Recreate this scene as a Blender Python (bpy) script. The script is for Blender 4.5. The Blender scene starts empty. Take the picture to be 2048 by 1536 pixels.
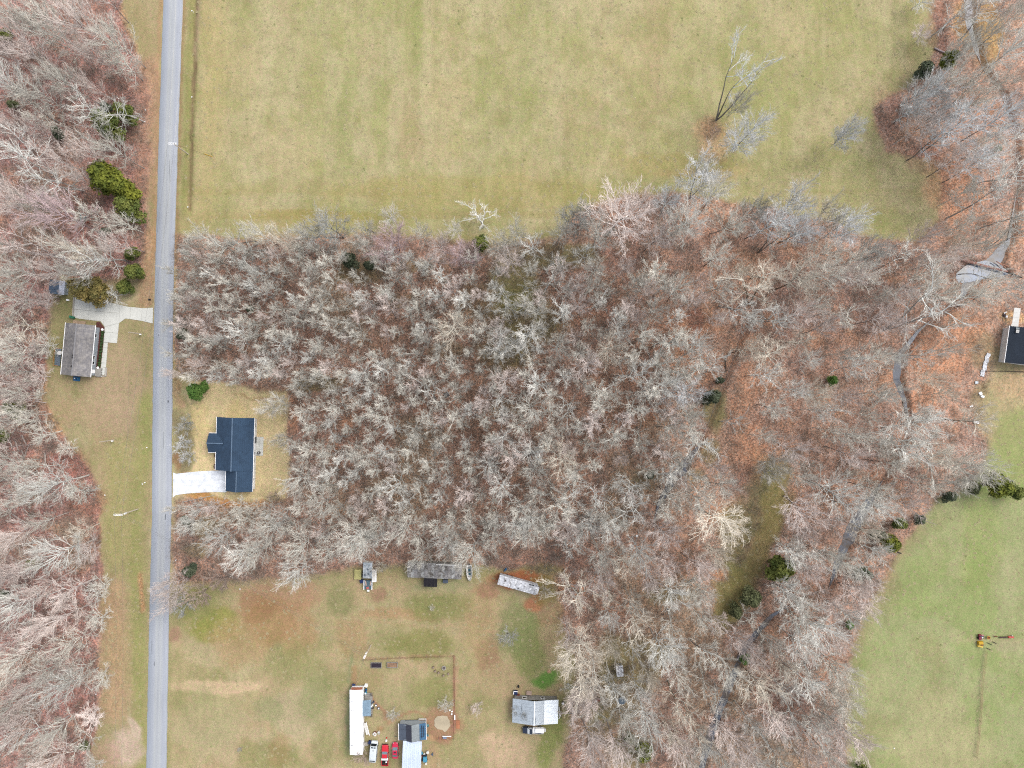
import bpy, math, random
import numpy as np
from mathutils import Vector, Matrix

# ------------------------------------------------------------------ camera, sky, sun, exposure
S = 0.135            # metres of ground per photo pixel
CAMH = 185.0         # height the drone flies at
scene = bpy.context.scene
col = scene.collection
cam_d = bpy.data.cameras.new("camera"); cam = bpy.data.objects.new("camera", cam_d); col.objects.link(cam)
cam.location = (0, 0, CAMH); cam.rotation_euler = (0, 0, 0)
cam_d.sensor_width = 36; cam_d.lens = 36 * CAMH / (2048 * S); cam_d.clip_start = 1; cam_d.clip_end = 6000
scene.camera = cam
SUN_EL, SUN_AZ = math.radians(52), math.radians(55)      # azimuth from north, clockwise
world = bpy.data.worlds.new("World"); scene.world = world; world.use_nodes = True
wn, wl = world.node_tree.nodes, world.node_tree.links
wn.clear()
sky = wn.new("ShaderNodeTexSky"); sky.sky_type = 'NISHITA'; sky.sun_disc = False
sky.sun_elevation = SUN_EL; sky.sun_rotation = SUN_AZ; sky.air_density = 1.0; sky.dust_density = 3.0
hs = wn.new("ShaderNodeHueSaturation"); hs.inputs['Saturation'].default_value = 0.36   # thin overcast
bg = wn.new("ShaderNodeBackground"); bg.inputs['Strength'].default_value = 0.15
wo = wn.new("ShaderNodeOutputWorld")
wl.new(sky.outputs[0], hs.inputs['Color']); wl.new(hs.outputs[0], bg.inputs['Color']); wl.new(bg.outputs[0], wo.inputs['Surface'])
sun_d = bpy.data.lights.new("sun", 'SUN'); sun_d.energy = .9; sun_d.angle = math.radians(38); sun_d.color = (1.0, 0.965, 0.92)
sun = bpy.data.objects.new("sun", sun_d); col.objects.link(sun)
sdir = Vector((math.sin(SUN_AZ) * math.cos(SUN_EL), math.cos(SUN_AZ) * math.cos(SUN_EL), math.sin(SUN_EL)))
sun.rotation_euler = sdir.to_track_quat('Z', 'Y').to_euler()
scene.view_settings.view_transform = 'Standard'; scene.view_settings.look = 'None'
scene.view_settings.exposure = 1.22; scene.view_settings.gamma = 1.0; scene.view_settings.use_curve_mapping = False
scene.cycles.use_denoising = False; scene.cycles.pixel_filter_type = 'BLACKMAN_HARRIS'; scene.cycles.filter_width = 1.15
scene.cycles.max_bounces = 5; scene.cycles.diffuse_bounces = 3; scene.cycles.transparent_max_bounces = 4

R = random.Random(7)

# ------------------------------------------------------------------ helpers
def lin(c):
    c = c / 255.0
    return c / 12.92 if c <= 0.04045 else ((c + 0.055) / 1.055) ** 2.4
K = 0.42
def C(r, g, b, k=K):
    return (lin(r) * k, lin(g) * k, lin(b) * k, 1.0)
def at(px, py, h=0.0):
    """metres of a point that the photograph shows at (px, py) and that stands h metres up"""
    f = (CAMH - h) / CAMH
    return ((px - 1024) * S * f, (768 - py) * S * f)
def tag(o, label=None, cat=None, group=None, kind=None):
    if label: o['label'] = label
    if cat: o['category'] = cat
    if group: o['group'] = group
    if kind: o['kind'] = kind
    return o
def thing(name, label, cat, loc, rz=0.0, group=None):
    o = bpy.data.objects.new(name, None); col.objects.link(o)
    o.empty_display_size = 0.5
    o.location = (loc[0], loc[1], loc[2] if len(loc) > 2 else 0.0); o.rotation_euler = (0, 0, rz)
    return tag(o, label, cat, group)
def link_mesh(name, me, parent=None, loc=(0, 0, 0), rz=0.0):
    o = bpy.data.objects.new(name, me); col.objects.link(o)
    o.location = loc; o.rotation_euler = (0, 0, rz)
    if parent: o.parent = parent
    return o

ORD = ['nearest','second-nearest','third-nearest','fourth-nearest','fifth-nearest','sixth-nearest','seventh-nearest','eighth-nearest','ninth-nearest','tenth-nearest','eleventh-nearest','twelfth-nearest','thirteenth-nearest','fourteenth-nearest','fifteenth-nearest']
LANDS = [('road bend of the wood edge',185,20),('hot tub',119,706),('slate-blue garden shed',112,574),('bronze-leaved tree',185,580),('bright olive cedar',215,352),('roadside crossarm pole',343,285),('small dark upper cedar',116,266),('top left corner cedar',8,72),
 ('lone round olive cedar',30,817),('transformer pole',243,1030),('small olive lower cedar',66,1128),('dark left edge cedar',4,1190),('yellow-green bottom cedar',170,1492),('blue-grey implement',166,437),
 ('straw lot',480,790),('gravel drive',400,965),('white container',535,1033),('small plantation cedar',500,618),('dark roadside cedar',365,668),('dark tree-line cedar',700,520),('green tree-line cedar',960,486),('dark blue-grey boulder',893,790),('orange leaf patch',665,895),
 ('pale slanting stem',815,632),('pale middle log',1307,885),('dull brook cedar',1425,795),('old camper',735,1141),('weathered barn',869,1142),('silver box trailer',1036,1170),('tin-roofed shed',1240,1342),('round trampoline',1244,1401),('metal-roofed house',1070,1423),
 ('olive bottom cedar',1290,1506),('white barrel lid',1274,1072),('round clearing cedar',1555,1134),('dull clearing bush',1500,1196),('bright wood bush',1490,1318),('pasture corner bush',1700,1250),('yellow-olive bank cedar',1782,1086),('large hedge cedar',1996,974),
 ('right-edge house',2042,692),('creek pool trunk',1980,535),('strip of tin',1971,729),('bright creek-wood bush',1665,762),('upper dark cedar',1848,140),('tiny upper bush',1996,298),('tall lone field tree',1468,112),('garden crossarm pole',732,1316),('raised beds',768,1330),('small cabin',824,1464),('white mobile home',712,1445),('small dark wood cedar',1300,950),('white-capped fence gap',1200,560),('wide brook bend',1370,930),('bottom creek bend',1440,1430)]
LANDS += [('rust-red wrecked cart',1194,1402),('white-railed ramp',732,1458),('small green left-edge cedar',4,872),('whitish clearing tree',95,968)]
LANDS = [l for l in LANDS if l[0] not in ('road bend of the wood edge','white-capped fence gap')]
TODO = []
def later(o, first, px, py, fmt='%s %s of the %s'):
    """the label is written once all look-alikes are known, so that no two read the same"""
    TODO.append((o, first, px, py, fmt))
def write_labels():
    by = {}
    for o, first, px, py, fmt in TODO:
        nm, lx, ly = min(LANDS, key=lambda l: (l[1]-px)**2+(l[2]-py)**2); d = math.hypot(px-lx, py-ly)
        a = math.degrees(math.atan2(ly-py, px-lx)) % 360
        dr = ['east','north-east','north','north-west','west','south-west','south','south-east'][int((a+22.5)//45) % 8]
        by.setdefault((first, dr, nm, fmt), []).append((d, o))
    for (first, dr, nm, fmt), L_ in by.items():
        L_.sort(key=lambda t: t[0])
        for k, (d, o) in enumerate(L_):
            o['label'] = (ORD[min(k, len(ORD)-1)]+' ' if len(L_) > 1 else '') + fmt % (first, dr, nm)
class MB:
    """collects boxes, tubes and faces and links them as one mesh object"""
    def __init__(s): s.v = []; s.f = []
    def face(s, pts):
        n = len(s.v); s.v += [tuple(p) for p in pts]; s.f.append(tuple(range(n, n + len(pts)))); return s
    def hexa(s, b, t):
        n = len(s.v); s.v += [tuple(p) for p in b] + [tuple(p) for p in t]
        s.f += [(n+3, n+2, n+1, n), (n+4, n+5, n+6, n+7)] + [(n+i, n+(i+1) % 4, n+4+(i+1) % 4, n+4+i) for i in range(4)]
        return s
    def box(s, c, d, rz=0.0, rx=0.0, taper=1.0):
        x, y, z = d[0]/2, d[1]/2, d[2]/2
        m = Matrix.Rotation(rz, 3, 'Z') @ Matrix.Rotation(rx, 3, 'X'); c = Vector(c)
        q = [(-1,-1),(1,-1),(1,1),(-1,1)]
        s.hexa([c + m @ Vector((a*x, b*y, -z)) for a, b in q], [c + m @ Vector((a*x*taper, b*y*taper, z)) for a, b in q]); return s
    def tube(s, pts, rs, sides=6, cap=True):
        pts = [Vector(p) for p in pts]
        if not isinstance(rs, (list, tuple)): rs = [rs] * len(pts)
        n0 = len(s.v)
        for i, p in enumerate(pts):
            d = (pts[min(i+1, len(pts)-1)] - pts[max(i-1, 0)])
            d = d.normalized() if d.length > 1e-9 else Vector((0,0,1))
            a = Vector((0,0,1)) if abs(d.z) < 0.9 else Vector((1,0,0))
            u = d.cross(a).normalized(); w = d.cross(u)
            for k in range(sides):
                t = 2*math.pi*k/sides
                s.v.append(tuple(p + (u*math.cos(t) + w*math.sin(t)) * rs[i]))
        for i in range(len(pts)-1):
            for k in range(sides):
                a, b = n0+i*sides+k, n0+i*sides+(k+1) % sides
                s.f.append((a, b, b+sides, a+sides))
        if cap:
            s.f.append(tuple(range(n0+sides-1, n0-1, -1))); e = n0+(len(pts)-1)*sides; s.f.append(tuple(range(e, e+sides)))
        return s
    def cyl(s, c, r, h, sides=14, r2=None):
        return s.tube([c, (c[0], c[1], c[2]+h)], [r, r if r2 is None else r2], sides)
    def prism(s, poly, z0, z1):
        n = len(poly); a = sum(poly[i][0]*poly[(i+1) % n][1]-poly[(i+1) % n][0]*poly[i][1] for i in range(n))
        if a < 0: poly = poly[::-1]
        n0 = len(s.v); s.v += [(p[0], p[1], z0) for p in poly] + [(p[0], p[1], z1) for p in poly]
        s.f.append(tuple(range(n0+n-1, n0-1, -1))); s.f.append(tuple(range(n0+n, n0+2*n)))
        s.f += [(n0+i, n0+(i+1) % n, n0+n+(i+1) % n, n0+n+i) for i in range(n)]
        return s
    def mesh(s, name, mat, smooth=False):
        me = bpy.data.meshes.new(name); me.from_pydata(s.v, [], s.f); me.update()
        if mat: me.materials.append(mat)
        if smooth: me.polygons.foreach_set('use_smooth', [True]*len(me.polygons))
        return me
    def build(s, name, mat, parent=None, loc=(0,0,0), rz=0.0, smooth=False):
        return link_mesh(name, s.mesh(name, mat, smooth), parent, loc, rz)

# ------------------------------------------------------------------ materials
MATS = {}
def bark_of(name, c):
    """bark with a colour of its own, for trees and brush that stand as one mass"""
    m = mat('bark_base', (1,1,1,1), .9, var=.22, scale=1.3, objcol=True, spec=.15).copy(); m.name = name
    N, L = m.node_tree.nodes, m.node_tree.links
    oi = [n for n in N if n.type == 'OBJECT_INFO'][0]; vm = [n for n in N if n.type == 'VECT_MATH' and n.operation == 'SCALE'][0]
    for l in list(L):
        if l.from_node == oi and l.from_socket.name == 'Color': L.remove(l)
    vm.inputs[0].default_value = c[:3]
    return m
def mat(name, c, rough=0.8, metal=0.0, var=0.12, scale=3.0, var2=None, objcol=False, stripes=None, spec=0.3, hue=0.0, bump=0.0):
    """procedural paint: base colour broken up by two noises (dirt, weathering)"""
    if name in MATS: return MATS[name]
    m = bpy.data.materials.new(name); m.use_nodes = True
    nt = m.node_tree; N, L = nt.nodes, nt.links
    b = N['Principled BSDF']; b.inputs['Roughness'].default_value = rough; b.inputs['Metallic'].default_value = metal
    b.inputs['Specular IOR Level'].default_value = spec
    tc = N.new('ShaderNodeTexCoord')
    n1 = N.new('ShaderNodeTexNoise'); n1.inputs['Scale'].default_value = scale; n1.inputs['Detail'].default_value = 5; n1.inputs['Roughness'].default_value = 0.65
    L.new(tc.outputs['Object'], n1.inputs['Vector'])
    n2 = N.new('ShaderNodeTexNoise'); n2.inputs['Scale'].default_value = scale*0.17; n2.inputs['Detail'].default_value = 3
    L.new(tc.outputs['Object'], n2.inputs['Vector'])
    add = N.new('ShaderNodeMath'); add.operation = 'ADD'; L.new(n1.outputs['Fac'], add.inputs[0]); L.new(n2.outputs['Fac'], add.inputs[1])
    mr = N.new('ShaderNodeMapRange'); mr.inputs['From Min'].default_value = 0.7; mr.inputs['From Max'].default_value = 1.3
    mr.inputs['To Min'].default_value = 1-var*2; mr.inputs['To Max'].default_value = 1+var*2
    L.new(add.outputs[0], mr.inputs['Value'])
    last = mr.outputs[0]
    if stripes:    # (axis, period metres, strength)
        sp = N.new('ShaderNodeSeparateXYZ'); L.new(tc.outputs['Object'], sp.inputs[0])
        w = N.new('ShaderNodeMath'); w.operation = 'MULTIPLY'; w.inputs[1].default_value = 2*math.pi/stripes[1]; L.new(sp.outputs[stripes[0]], w.inputs[0])
        sn = N.new('ShaderNodeMath'); sn.operation = 'SINE'; L.new(w.outputs[0], sn.inputs[0])
        r2 = N.new('ShaderNodeMapRange'); r2.inputs['From Min'].default_value = -1; r2.inputs['From Max'].default_value = -0.6
        r2.inputs['To Min'].default_value = 1-stripes[2]; r2.inputs['To Max'].default_value = 1.0; L.new(sn.outputs[0], r2.inputs['Value'])
        mm = N.new('ShaderNodeMath'); mm.operation = 'MULTIPLY'; L.new(last, mm.inputs[0]); L.new(r2.outputs[0], mm.inputs[1]); last = mm.outputs[0]
    vm = N.new('ShaderNodeVectorMath'); vm.operation = 'SCALE'
    L.new(last, vm.inputs['Scale'])
    if objcol:
        oi = N.new('ShaderNodeObjectInfo')
        L.new(oi.outputs['Color'], vm.inputs[0])
        mr3 = N.new('ShaderNodeMapRange'); mr3.inputs['To Min'].default_value = 0.86; mr3.inputs['To Max'].default_value = 1.14
        L.new(oi.outputs['Random'], mr3.inputs['Value'])
        mm = N.new('ShaderNodeMath'); mm.operation = 'MULTIPLY'; L.new(last, mm.inputs[0]); L.new(mr3.outputs[0], mm.inputs[1]); L.new(mm.outputs[0], vm.inputs['Scale'])
        fa = N.new('ShaderNodeAttribute'); fa.attribute_name = 'fine'
        tw = N.new('ShaderNodeMix'); tw.data_type = 'RGBA'; tw.inputs['A'].default_value = (1,1,1,1); tw.inputs['B'].default_value = (.96,.91,.88,1); L.new(fa.outputs['Fac'], tw.inputs['Factor'])
        mv = N.new('ShaderNodeVectorMath'); mv.operation = 'MULTIPLY'; L.new(vm.outputs[0], mv.inputs[0]); L.new(tw.outputs['Result'], mv.inputs[1])
        L.new(mv.outputs[0], b.inputs['Base Color'])
    elif var2:
        mx = N.new('ShaderNodeMix'); mx.data_type = 'RGBA'; mx.inputs['A'].default_value = c; mx.inputs['B'].default_value = var2
        mr4 = N.new('ShaderNodeMapRange'); mr4.inputs['From Min'].default_value = 0.44; mr4.inputs['From Max'].default_value = 0.6
        n3 = N.new('ShaderNodeTexNoise'); n3.inputs['Scale'].default_value = scale*0.8; n3.inputs['Detail'].default_value = 6; n3.inputs['Roughness'].default_value = 0.7
        mp = N.new('ShaderNodeMapping'); mp.inputs['Location'].default_value = (13, 7, 3); L.new(tc.outputs['Object'], mp.inputs[0]); L.new(mp.outputs[0], n3.inputs['Vector'])
        L.new(n3.outputs['Fac'], mr4.inputs['Value']); L.new(mr4.outputs[0], mx.inputs['Factor'])
        L.new(mx.outputs['Result'], vm.inputs[0]); L.new(vm.outputs[0], b.inputs['Base Color'])
    else:
        vm.inputs[0].default_value = c[:3]; L.new(vm.outputs[0], b.inputs['Base Color'])
    if bump:
        bp = N.new('ShaderNodeBump'); bp.inputs['Strength'].default_value = bump; bp.inputs['Distance'].default_value = 0.05
        L.new(n1.outputs['Fac'], bp.inputs['Height']); L.new(bp.outputs[0], b.inputs['Normal'])
    MATS[name] = m
    return m

M_white = mat('white_paint', C(246,246,246,.8), .55, var=.05)
M_offwhite = mat('off_white', C(228,226,220,.6), .7, var=.06)
M_wroof = mat('white_coated_roof', C(244,245,248,.86), .6, var=.03, scale=1.2, var2=C(225,225,226,.7))
M_glass = mat('window_glass', C(40,48,56,.4), .12, var=.05, spec=.8)
M_cglass = mat('car_glass', C(120,150,160,.4), .08, var=.05, spec=.9)
M_black = mat('black_rubber', C(34,34,36), .8)
M_dark = mat('dark_metal', C(52,52,56), .6, .3)
M_wood = mat('weathered_wood', C(165,145,120), .9, var=.15)
M_oldwood = mat('grey_wood', C(176,172,165), .9, var=.15)
M_orangewood = mat('orange_wood', C(196,128,70), .8)
M_rust = mat('rust', C(138,74,58), .9, var=.2)
M_blue = mat('blue_plastic', C(38,112,165), .5)
M_lblue = mat('light_blue_tarp', C(90,180,215), .5, var=.15)
M_navy = mat('navy_plastic', C(35,55,105), .5)
M_red = mat('red_paint', C(226,32,52,.5), .3, var=.04, spec=.6)
M_crim = mat('crimson_paint', C(230,30,78,.5), .3, var=.04, spec=.6)
M_silver = mat('silver_van_paint', C(214,222,226,.62), .35, .0, var=.04, spec=.6)
M_concrete = mat('concrete', C(232,232,224,.5), .9, var=.05, scale=.6, stripes=(0, 1.8, .03))
M_curb = mat('curb_concrete', C(205,198,188,.45), .9, var=.12)
M_green = mat('green_bin', C(60,140,105), .6)
M_pole = mat('utility_pole_wood', C(222,208,190,.5), .9, var=.12)
M_mulch = mat('red_mulch', C(112,68,62), .95, var=.25, scale=14)
M_yellow = mat('yellow_paint', C(235,185,40), .5)
M_bark = mat('bark', (1,1,1,1), .9, var=.22, scale=1.3, objcol=True, spec=.15)
M_cut = mat('bleached_log', C(206,194,184), .9, var=.2, scale=2)

# ------------------------------------------------------------------ the ground sheet
rng = np.random.default_rng(11)
def vnoise(x, y, scale, seed):
    r = np.random.default_rng(seed); n = 256; g = r.random((n, n)).astype(np.float32)
    x = x/scale + 1000.3; y = y/scale + 1000.7
    xi = np.floor(x).astype(int); yi = np.floor(y).astype(int); fx = x-xi; fy = y-yi
    fx = fx*fx*(3-2*fx); fy = fy*fy*(3-2*fy)
    a = g[xi % n, yi % n]; b = g[(xi+1) % n, yi % n]; c = g[xi % n, (yi+1) % n]; d = g[(xi+1) % n, (yi+1) % n]
    return (a*(1-fx)+b*fx)*(1-fy) + (c*(1-fx)+d*fx)*fy - 0.5
def fbm(x, y, scale, seed, oc=4):
    t = 0; a = 1.0; w = 0
    for k in range(oc):
        t = t + a*vnoise(x, y, scale/2**k, seed+k); w += a; a *= 0.55
    return t/w*1.6
STEP = 4.0
gx = np.arange(-120, 2168+1, STEP); gy = np.arange(-120, 1656+1, STEP)
nx, ny = len(gx), len(gy)
PX, PY = np.meshgrid(gx, gy)          # [ny, nx]
WX = PX + 16*fbm(PX, PY, 60, 1) + 5*fbm(PX, PY, 12, 31, 2)
WY = PY + 16*fbm(PX, PY, 60, 5) + 5*fbm(PX, PY, 12, 35, 2)
GC = np.zeros((ny, nx, 3), np.float64); LIT = np.zeros((ny, nx)); GZ = np.zeros((ny, nx))
def c3(t): return np.array([lin(t[0]), lin(t[1]), lin(t[2])])*K
def paint(m, c, lit=None):
    global GC, LIT
    m = np.clip(m, 0, 1)
    GC = GC*(1-m[..., None]) + c3(c)*m[..., None]
    if lit is not None: LIT = LIT*(1-m) + lit*m
def sdist(poly, X, Y):
    """signed distance (inside positive) to a polygon"""
    n = len(poly); d = np.full(X.shape, 1e9); ins = np.zeros(X.shape, bool)
    for i in range(n):
        x1, y1 = poly[i]; x2, y2 = poly[(i+1) % n]; ex, ey = x2-x1, y2-y1
        t = np.clip(((X-x1)*ex+(Y-y1)*ey)/(ex*ex+ey*ey+1e-9), 0, 1)
        d = np.minimum(d, np.hypot(X-x1-t*ex, Y-y1-t*ey))
        if y1 != y2:
            ins ^= ((y1 > Y) != (y2 > Y)) & (X < (x2-x1)*(Y-y1)/(y2-y1)+x1)
    return np.where(ins, d, -d)
def region(poly, c, feather=12, s=1.0, lit=None, warp=True):
    d = sdist(poly, WX if warp else PX, WY if warp else PY)
    paint(np.clip(d/feather+0.5, 0, 1)*s, c, lit)
def blob(cx, cy, rx, ry, c, s=1.0, rot=0, lit=None, rag=0.5):
    a = math.radians(rot); X = WX-cx; Y = WY-cy
    u = (X*math.cos(a)+Y*math.sin(a))/rx; v = (-X*math.sin(a)+Y*math.cos(a))/ry
    d = np.sqrt(u*u+v*v) + rag*fbm(PX, PY, 34, 77+int(cx) % 50)
    t = np.clip((1.25-d)/0.6, 0, 1); t = t*t*(3-2*t)
    paint(t*s, c, lit)
def ldist(pts, X, Y):
    d = np.full(X.shape, 1e9)
    for (x1, y1), (x2, y2) in zip(pts[:-1], pts[1:]):
        ex, ey = x2-x1, y2-y1; t = np.clip(((X-x1)*ex+(Y-y1)*ey)/(ex*ex+ey*ey+1e-9), 0, 1)
        d = np.minimum(d, np.hypot(X-x1-t*ex, Y-y1-t*ey))
    return d
def stroke(pts, w, c, s=1.0, soft=4, lit=None, warp=.5):
    d = ldist(pts, PX*(1-warp)+WX*warp, PY*(1-warp)+WY*warp)
    paint(np.clip((w/2-d)/soft+0.5, 0, 1)*s, c, lit)

# base: dry hay field
GC[:] = c3((208,193,150))
n1 = fbm(PX*1.8, PY*.8, 150, 3); n2 = fbm(PX*2.2, PY*.7, 70, 9); n3 = fbm(PX, PY, 240, 19)
paint(np.clip((n1-0.06)*2.6, 0, .55), (182,178,122)); paint(np.clip((n2-0.12)*3, 0, .7), (204,192,150))
paint(np.clip((-n1-0.18)*3, 0, .55), (190,168,128)); paint(np.clip((n3-.1)*2.5, 0, .55), (184,178,122))
mt = fbm(PX, PY, 46, 171); mt2 = fbm(PX, PY, 20, 175); paint(np.clip((mt-.06)*2.6, 0, .45), (180,176,116)); paint(np.clip((-mt-.06)*2.6, 0, .4), (212,198,158)); paint(np.clip((mt2-.1)*2, 0, .3), (172,160,112))
mow = fbm(PX*3, PY*.12, 60, 141); paint(np.clip((mow-.05)*1.8, 0, .28), (184,176,124)); paint(np.clip((-mow-.08)*1.8, 0, .28), (210,196,156))
arc = fbm(PX*.15, PY*3, 60, 151); paint(np.clip((arc-.05)*3, 0, .5)*np.clip((PY-330)/80, 0, 1), (182,164,112))
for b in [(690,260,16,110,.6),(830,60,14,90,.6),(760,240,20,90,.5),(700,150,14,60,.45),(1050,200,18,90,.3),(970,180,18,70,.3),(1210,230,14,20,.5),(1500,120,60,100,.35),
          (1640,150,50,50,.35),(1560,200,40,30,.35),(1740,90,40,60,.3),(1800,60,30,50,.2),(1700,330,50,20,.3),(1810,350,40,16,.2),(1780,440,60,18,.55),(720,430,40,25,.5),(560,140,20,60,.3)]:
    blob(b[0], b[1], b[2], b[3], (170,172,110), b[4]*.8)
for b in [(560,300,60,60,.3),(900,190,50,40,.35),(730,110,30,40,.3),(880,300,40,40,.25),(1060,340,60,30,.35),(1260,110,60,60,.35),(1580,60,50,60,.3),(480,120,40,80,.35),(500,420,50,30,.3)]:
    blob(b[0], b[1], b[2], b[3], (206,186,142), b[4])
for b in [(960,385,300,35,.4),(620,440,140,18,.55),(1350,330,150,25,.4)]:
    blob(b[0], b[1], b[2], b[3], (186,168,104), b[4])
# south-east pasture, greener
SEF = [(1880,1000),(2180,930),(2180,1700),(1715,1700),(1700,1450),(1690,1290),(1740,1230),(1790,1130),(1830,1050)]
region(SEF, (178,180,132), 16)
g1 = fbm(PX, PY, 90, 41); g2 = fbm(PX, PY, 45, 47); se = np.clip(sdist(SEF, PX, PY)/30, 0, 1)
paint(se*np.clip((g1-.02)*3, 0, .7), (158,172,106)); paint(se*np.clip((g2-.12)*3, 0, .55), (196,188,146)); paint(se*np.clip((-g1-.2)*3, 0, .5), (158,150,104))
region([(1980,900),(2180,840),(2180,1000),(1960,990),(1950,950)], (156,172,96), 20)
blob(1890,1500,110,60,(202,188,148),.75); blob(1870,1420,70,40,(196,184,144),.6); blob(2010,1150,30,60,(196,186,150),.4); blob(1960,1090,40,110,(154,172,90),.4)
stroke([(1835,1060),(1790,1110),(1770,1150),(1740,1220),(1705,1290)], 34, (168,150,116), .75, 22)
stroke([(1712,1280),(1705,1400),(1745,1536)], 26, (160,150,108), .5, 20)
stroke([(1690,1270),(1682,1310),(1672,1380),(1660,1440)], 12, (205,176,146), .9, 6)
stroke([(1970,1295),(1962,1360),(1958,1440),(1950,1510)], 4, (128,126,98), .8, 4, warp=.1)
stroke([(1974,1300),(1966,1360),(1962,1440),(1954,1505)], 3, (200,176,140), .6, 3, warp=.1)
stroke([(1920,1280),(1990,1280),(2048,1282),(2150,1284)], 7, (200,184,144), .7, 6, warp=.2)
blob(2015,1290,30,12,(192,178,146),.7)
# woodland floors
WOOD = [(344,470),(480,478),(640,470),(800,470),(1000,488),(1120,470),(1150,420),(1230,395),(1330,385),(1430,395),(1560,420),(1640,440),(1760,480),(1830,490),(1880,440),(1880,330),(1770,300),(1740,215),
        (1800,190),(1850,150),(1880,90),(1870,40),(1865,-150),(2200,-150),(2200,850),(1990,870),(1960,960),(1880,1000),(1830,1050),(1780,1130),(1730,1230),(1700,1290),(1690,1450),(1700,1700),(1130,1700),(1130,1480),(1145,1330),(1110,1200),(1090,1150),(960,1135),(800,1130),(640,1150),(480,1165),(345,1175),(345,1000),(560,1000),(575,780),(400,770),(344,740)]
region(WOOD, (168,136,116), 16, lit=1.0)
LW = [(-150,-150),(185,-150),(262,60),(300,150),(296,400),(290,560),(170,560),(118,545),(100,600),(96,740),(85,800),(150,900),(190,950),(205,1060),(208,1250),(195,1420),(170,1700),(-150,1700)]
region(LW, (176,134,124), 18, lit=1.0)
w = (LIT > .5)*1.0
h1 = fbm(PX, PY, 85, 55); h2 = fbm(PX, PY, 42, 61); h3 = fbm(PX, PY, 120, 67)
paint(w*np.clip((h1-.05)*3, 0, .6), (154,118,102)); paint(w*np.clip((h2-.1)*3, 0, .7), (176,142,116)); paint(w*np.clip((-h3-.1)*3, 0, .55), (132,124,94))
east = np.clip((PX-1280)/120, 0, 1)*np.clip((1250-PY)/200, 0, 1)
paint(w*east*.75, (182,148,126)); paint(w*east*np.clip((h2-.05)*3, 0, .6), (194,148,112)); paint(w*east*np.clip((-h1-.02)*3, 0, .6), (150,126,116))
paint(w*np.clip((300-PX)/60, 0, 1)*np.clip((h1+.1)*3, 0, .55), (150,100,94))
GR = [(1120,510,70,30,.7),(1030,560,50,70,.75),(1040,640,60,80,.6),(960,600,60,40,.35),(1010,700,60,50,.5),(720,545,50,25,.5),(640,770,60,18,.6),(1100,650,40,40,.3),(790,600,40,16,.3),(1430,820,26,40,.75),(1420,900,18,30,.5),
      (1260,1320,80,60,.65),(1340,1180,50,30,.45),(1255,1500,50,40,.6),(1200,1450,30,40,.4),(1475,1090,36,90,.75),(1470,1180,40,60,.7),(1530,1000,50,80,.6),(1450,1230,30,20,.6),(1540,980,20,50,.6),(1290,960,30,20,.3),(900,700,40,16,.3),(1000,820,40,20,.3),(830,530,40,16,.4),(410,1060,30,20,.5),(400,1100,26,16,.5),(960,490,30,20,.5),(1390,950,20,20,.4),(1920,640,20,15,.3),(1960,700,30,40,.4),(1970,800,30,50,.5),(1080,1145,50,20,.7),(1230,1410,60,40,.5),(2010,1540,20,20,.4)]
for b in GR: blob(b[0], b[1], b[2], b[3], (134,134,80), b[4], lit=.4)
OR = [(1385,700,45,90,.7),(1360,640,50,30,.6),(1400,560,40,30,.6),(1500,900,40,60,.6),(1480,820,30,30,.6),(1870,720,60,60,.9),(1930,660,50,40,.8),(1850,800,30,40,.7),(1740,960,40,30,.6),(1500,760,30,50,.6),(590,830,16,40,.9),(665,895,12,30,.9),(700,840,15,8,.6),
      (1140,1180,30,22,.95),(1230,1215,40,16,.7),(1590,1220,30,22,.7),(1560,1270,16,16,.6),(1960,560,40,12,.9),(1430,345,90,14,.25),(1428,272,44,42,.55),(1900,370,60,50,.7),(1940,440,60,30,.6),(1440,1150,18,14,.9),(100,235,20,14,.7),(100,780,14,50,.8),(130,840,30,40,.5),(60,930,24,20,.4),(1660,1340,30,40,.4),(1700,1010,30,30,.8),(1340,1160,60,20,.5),(1180,630,50,20,.4),(1250,840,60,30,.4),(1240,760,60,20,.4)]
paint(LIT*.25, (176,154,140))
for b in OR: blob(b[0], b[1], b[2], b[3], (186,142,112), b[4]*.9, lit=1)
for b in [(1960,50,50,60,.8),(1980,90,24,60,.7),(1790,200,50,40,.0)]: blob(b[0], b[1], b[2], b[3], (190,158,108), b[4], lit=.7)
for b in [(1880,60,26,60,.7),(1772,220,34,50,.5),(1850,320,40,30,.6),(1390,640,16,24,.8),(1780,1180,20,60,.3),(1426,258,20,26,.45),(620,495,60,16,.6),(1080,500,40,14,.4),(1430,1440,40,20,.4),(1570,1400,60,60,.5)]:
    blob(b[0], b[1], b[2], b[3], (134,102,92), b[4]*.85, lit=1)
blob(1555,985,22,70,(176,160,108),.8,20,lit=.2); blob(1530,1090,24,90,(166,150,100),.8,25,lit=.2); blob(1462,1200,26,70,(154,142,92),.7,20,lit=.2)
region([(1990,700),(2180,610),(2180,900),(1985,890),(1955,850),(1975,770)], (190,178,136), 22, .8, lit=.25); region([(1995,830),(2180,780),(2180,1000),(1970,960)], (176,180,120), 20, .8, lit=0)
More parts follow.
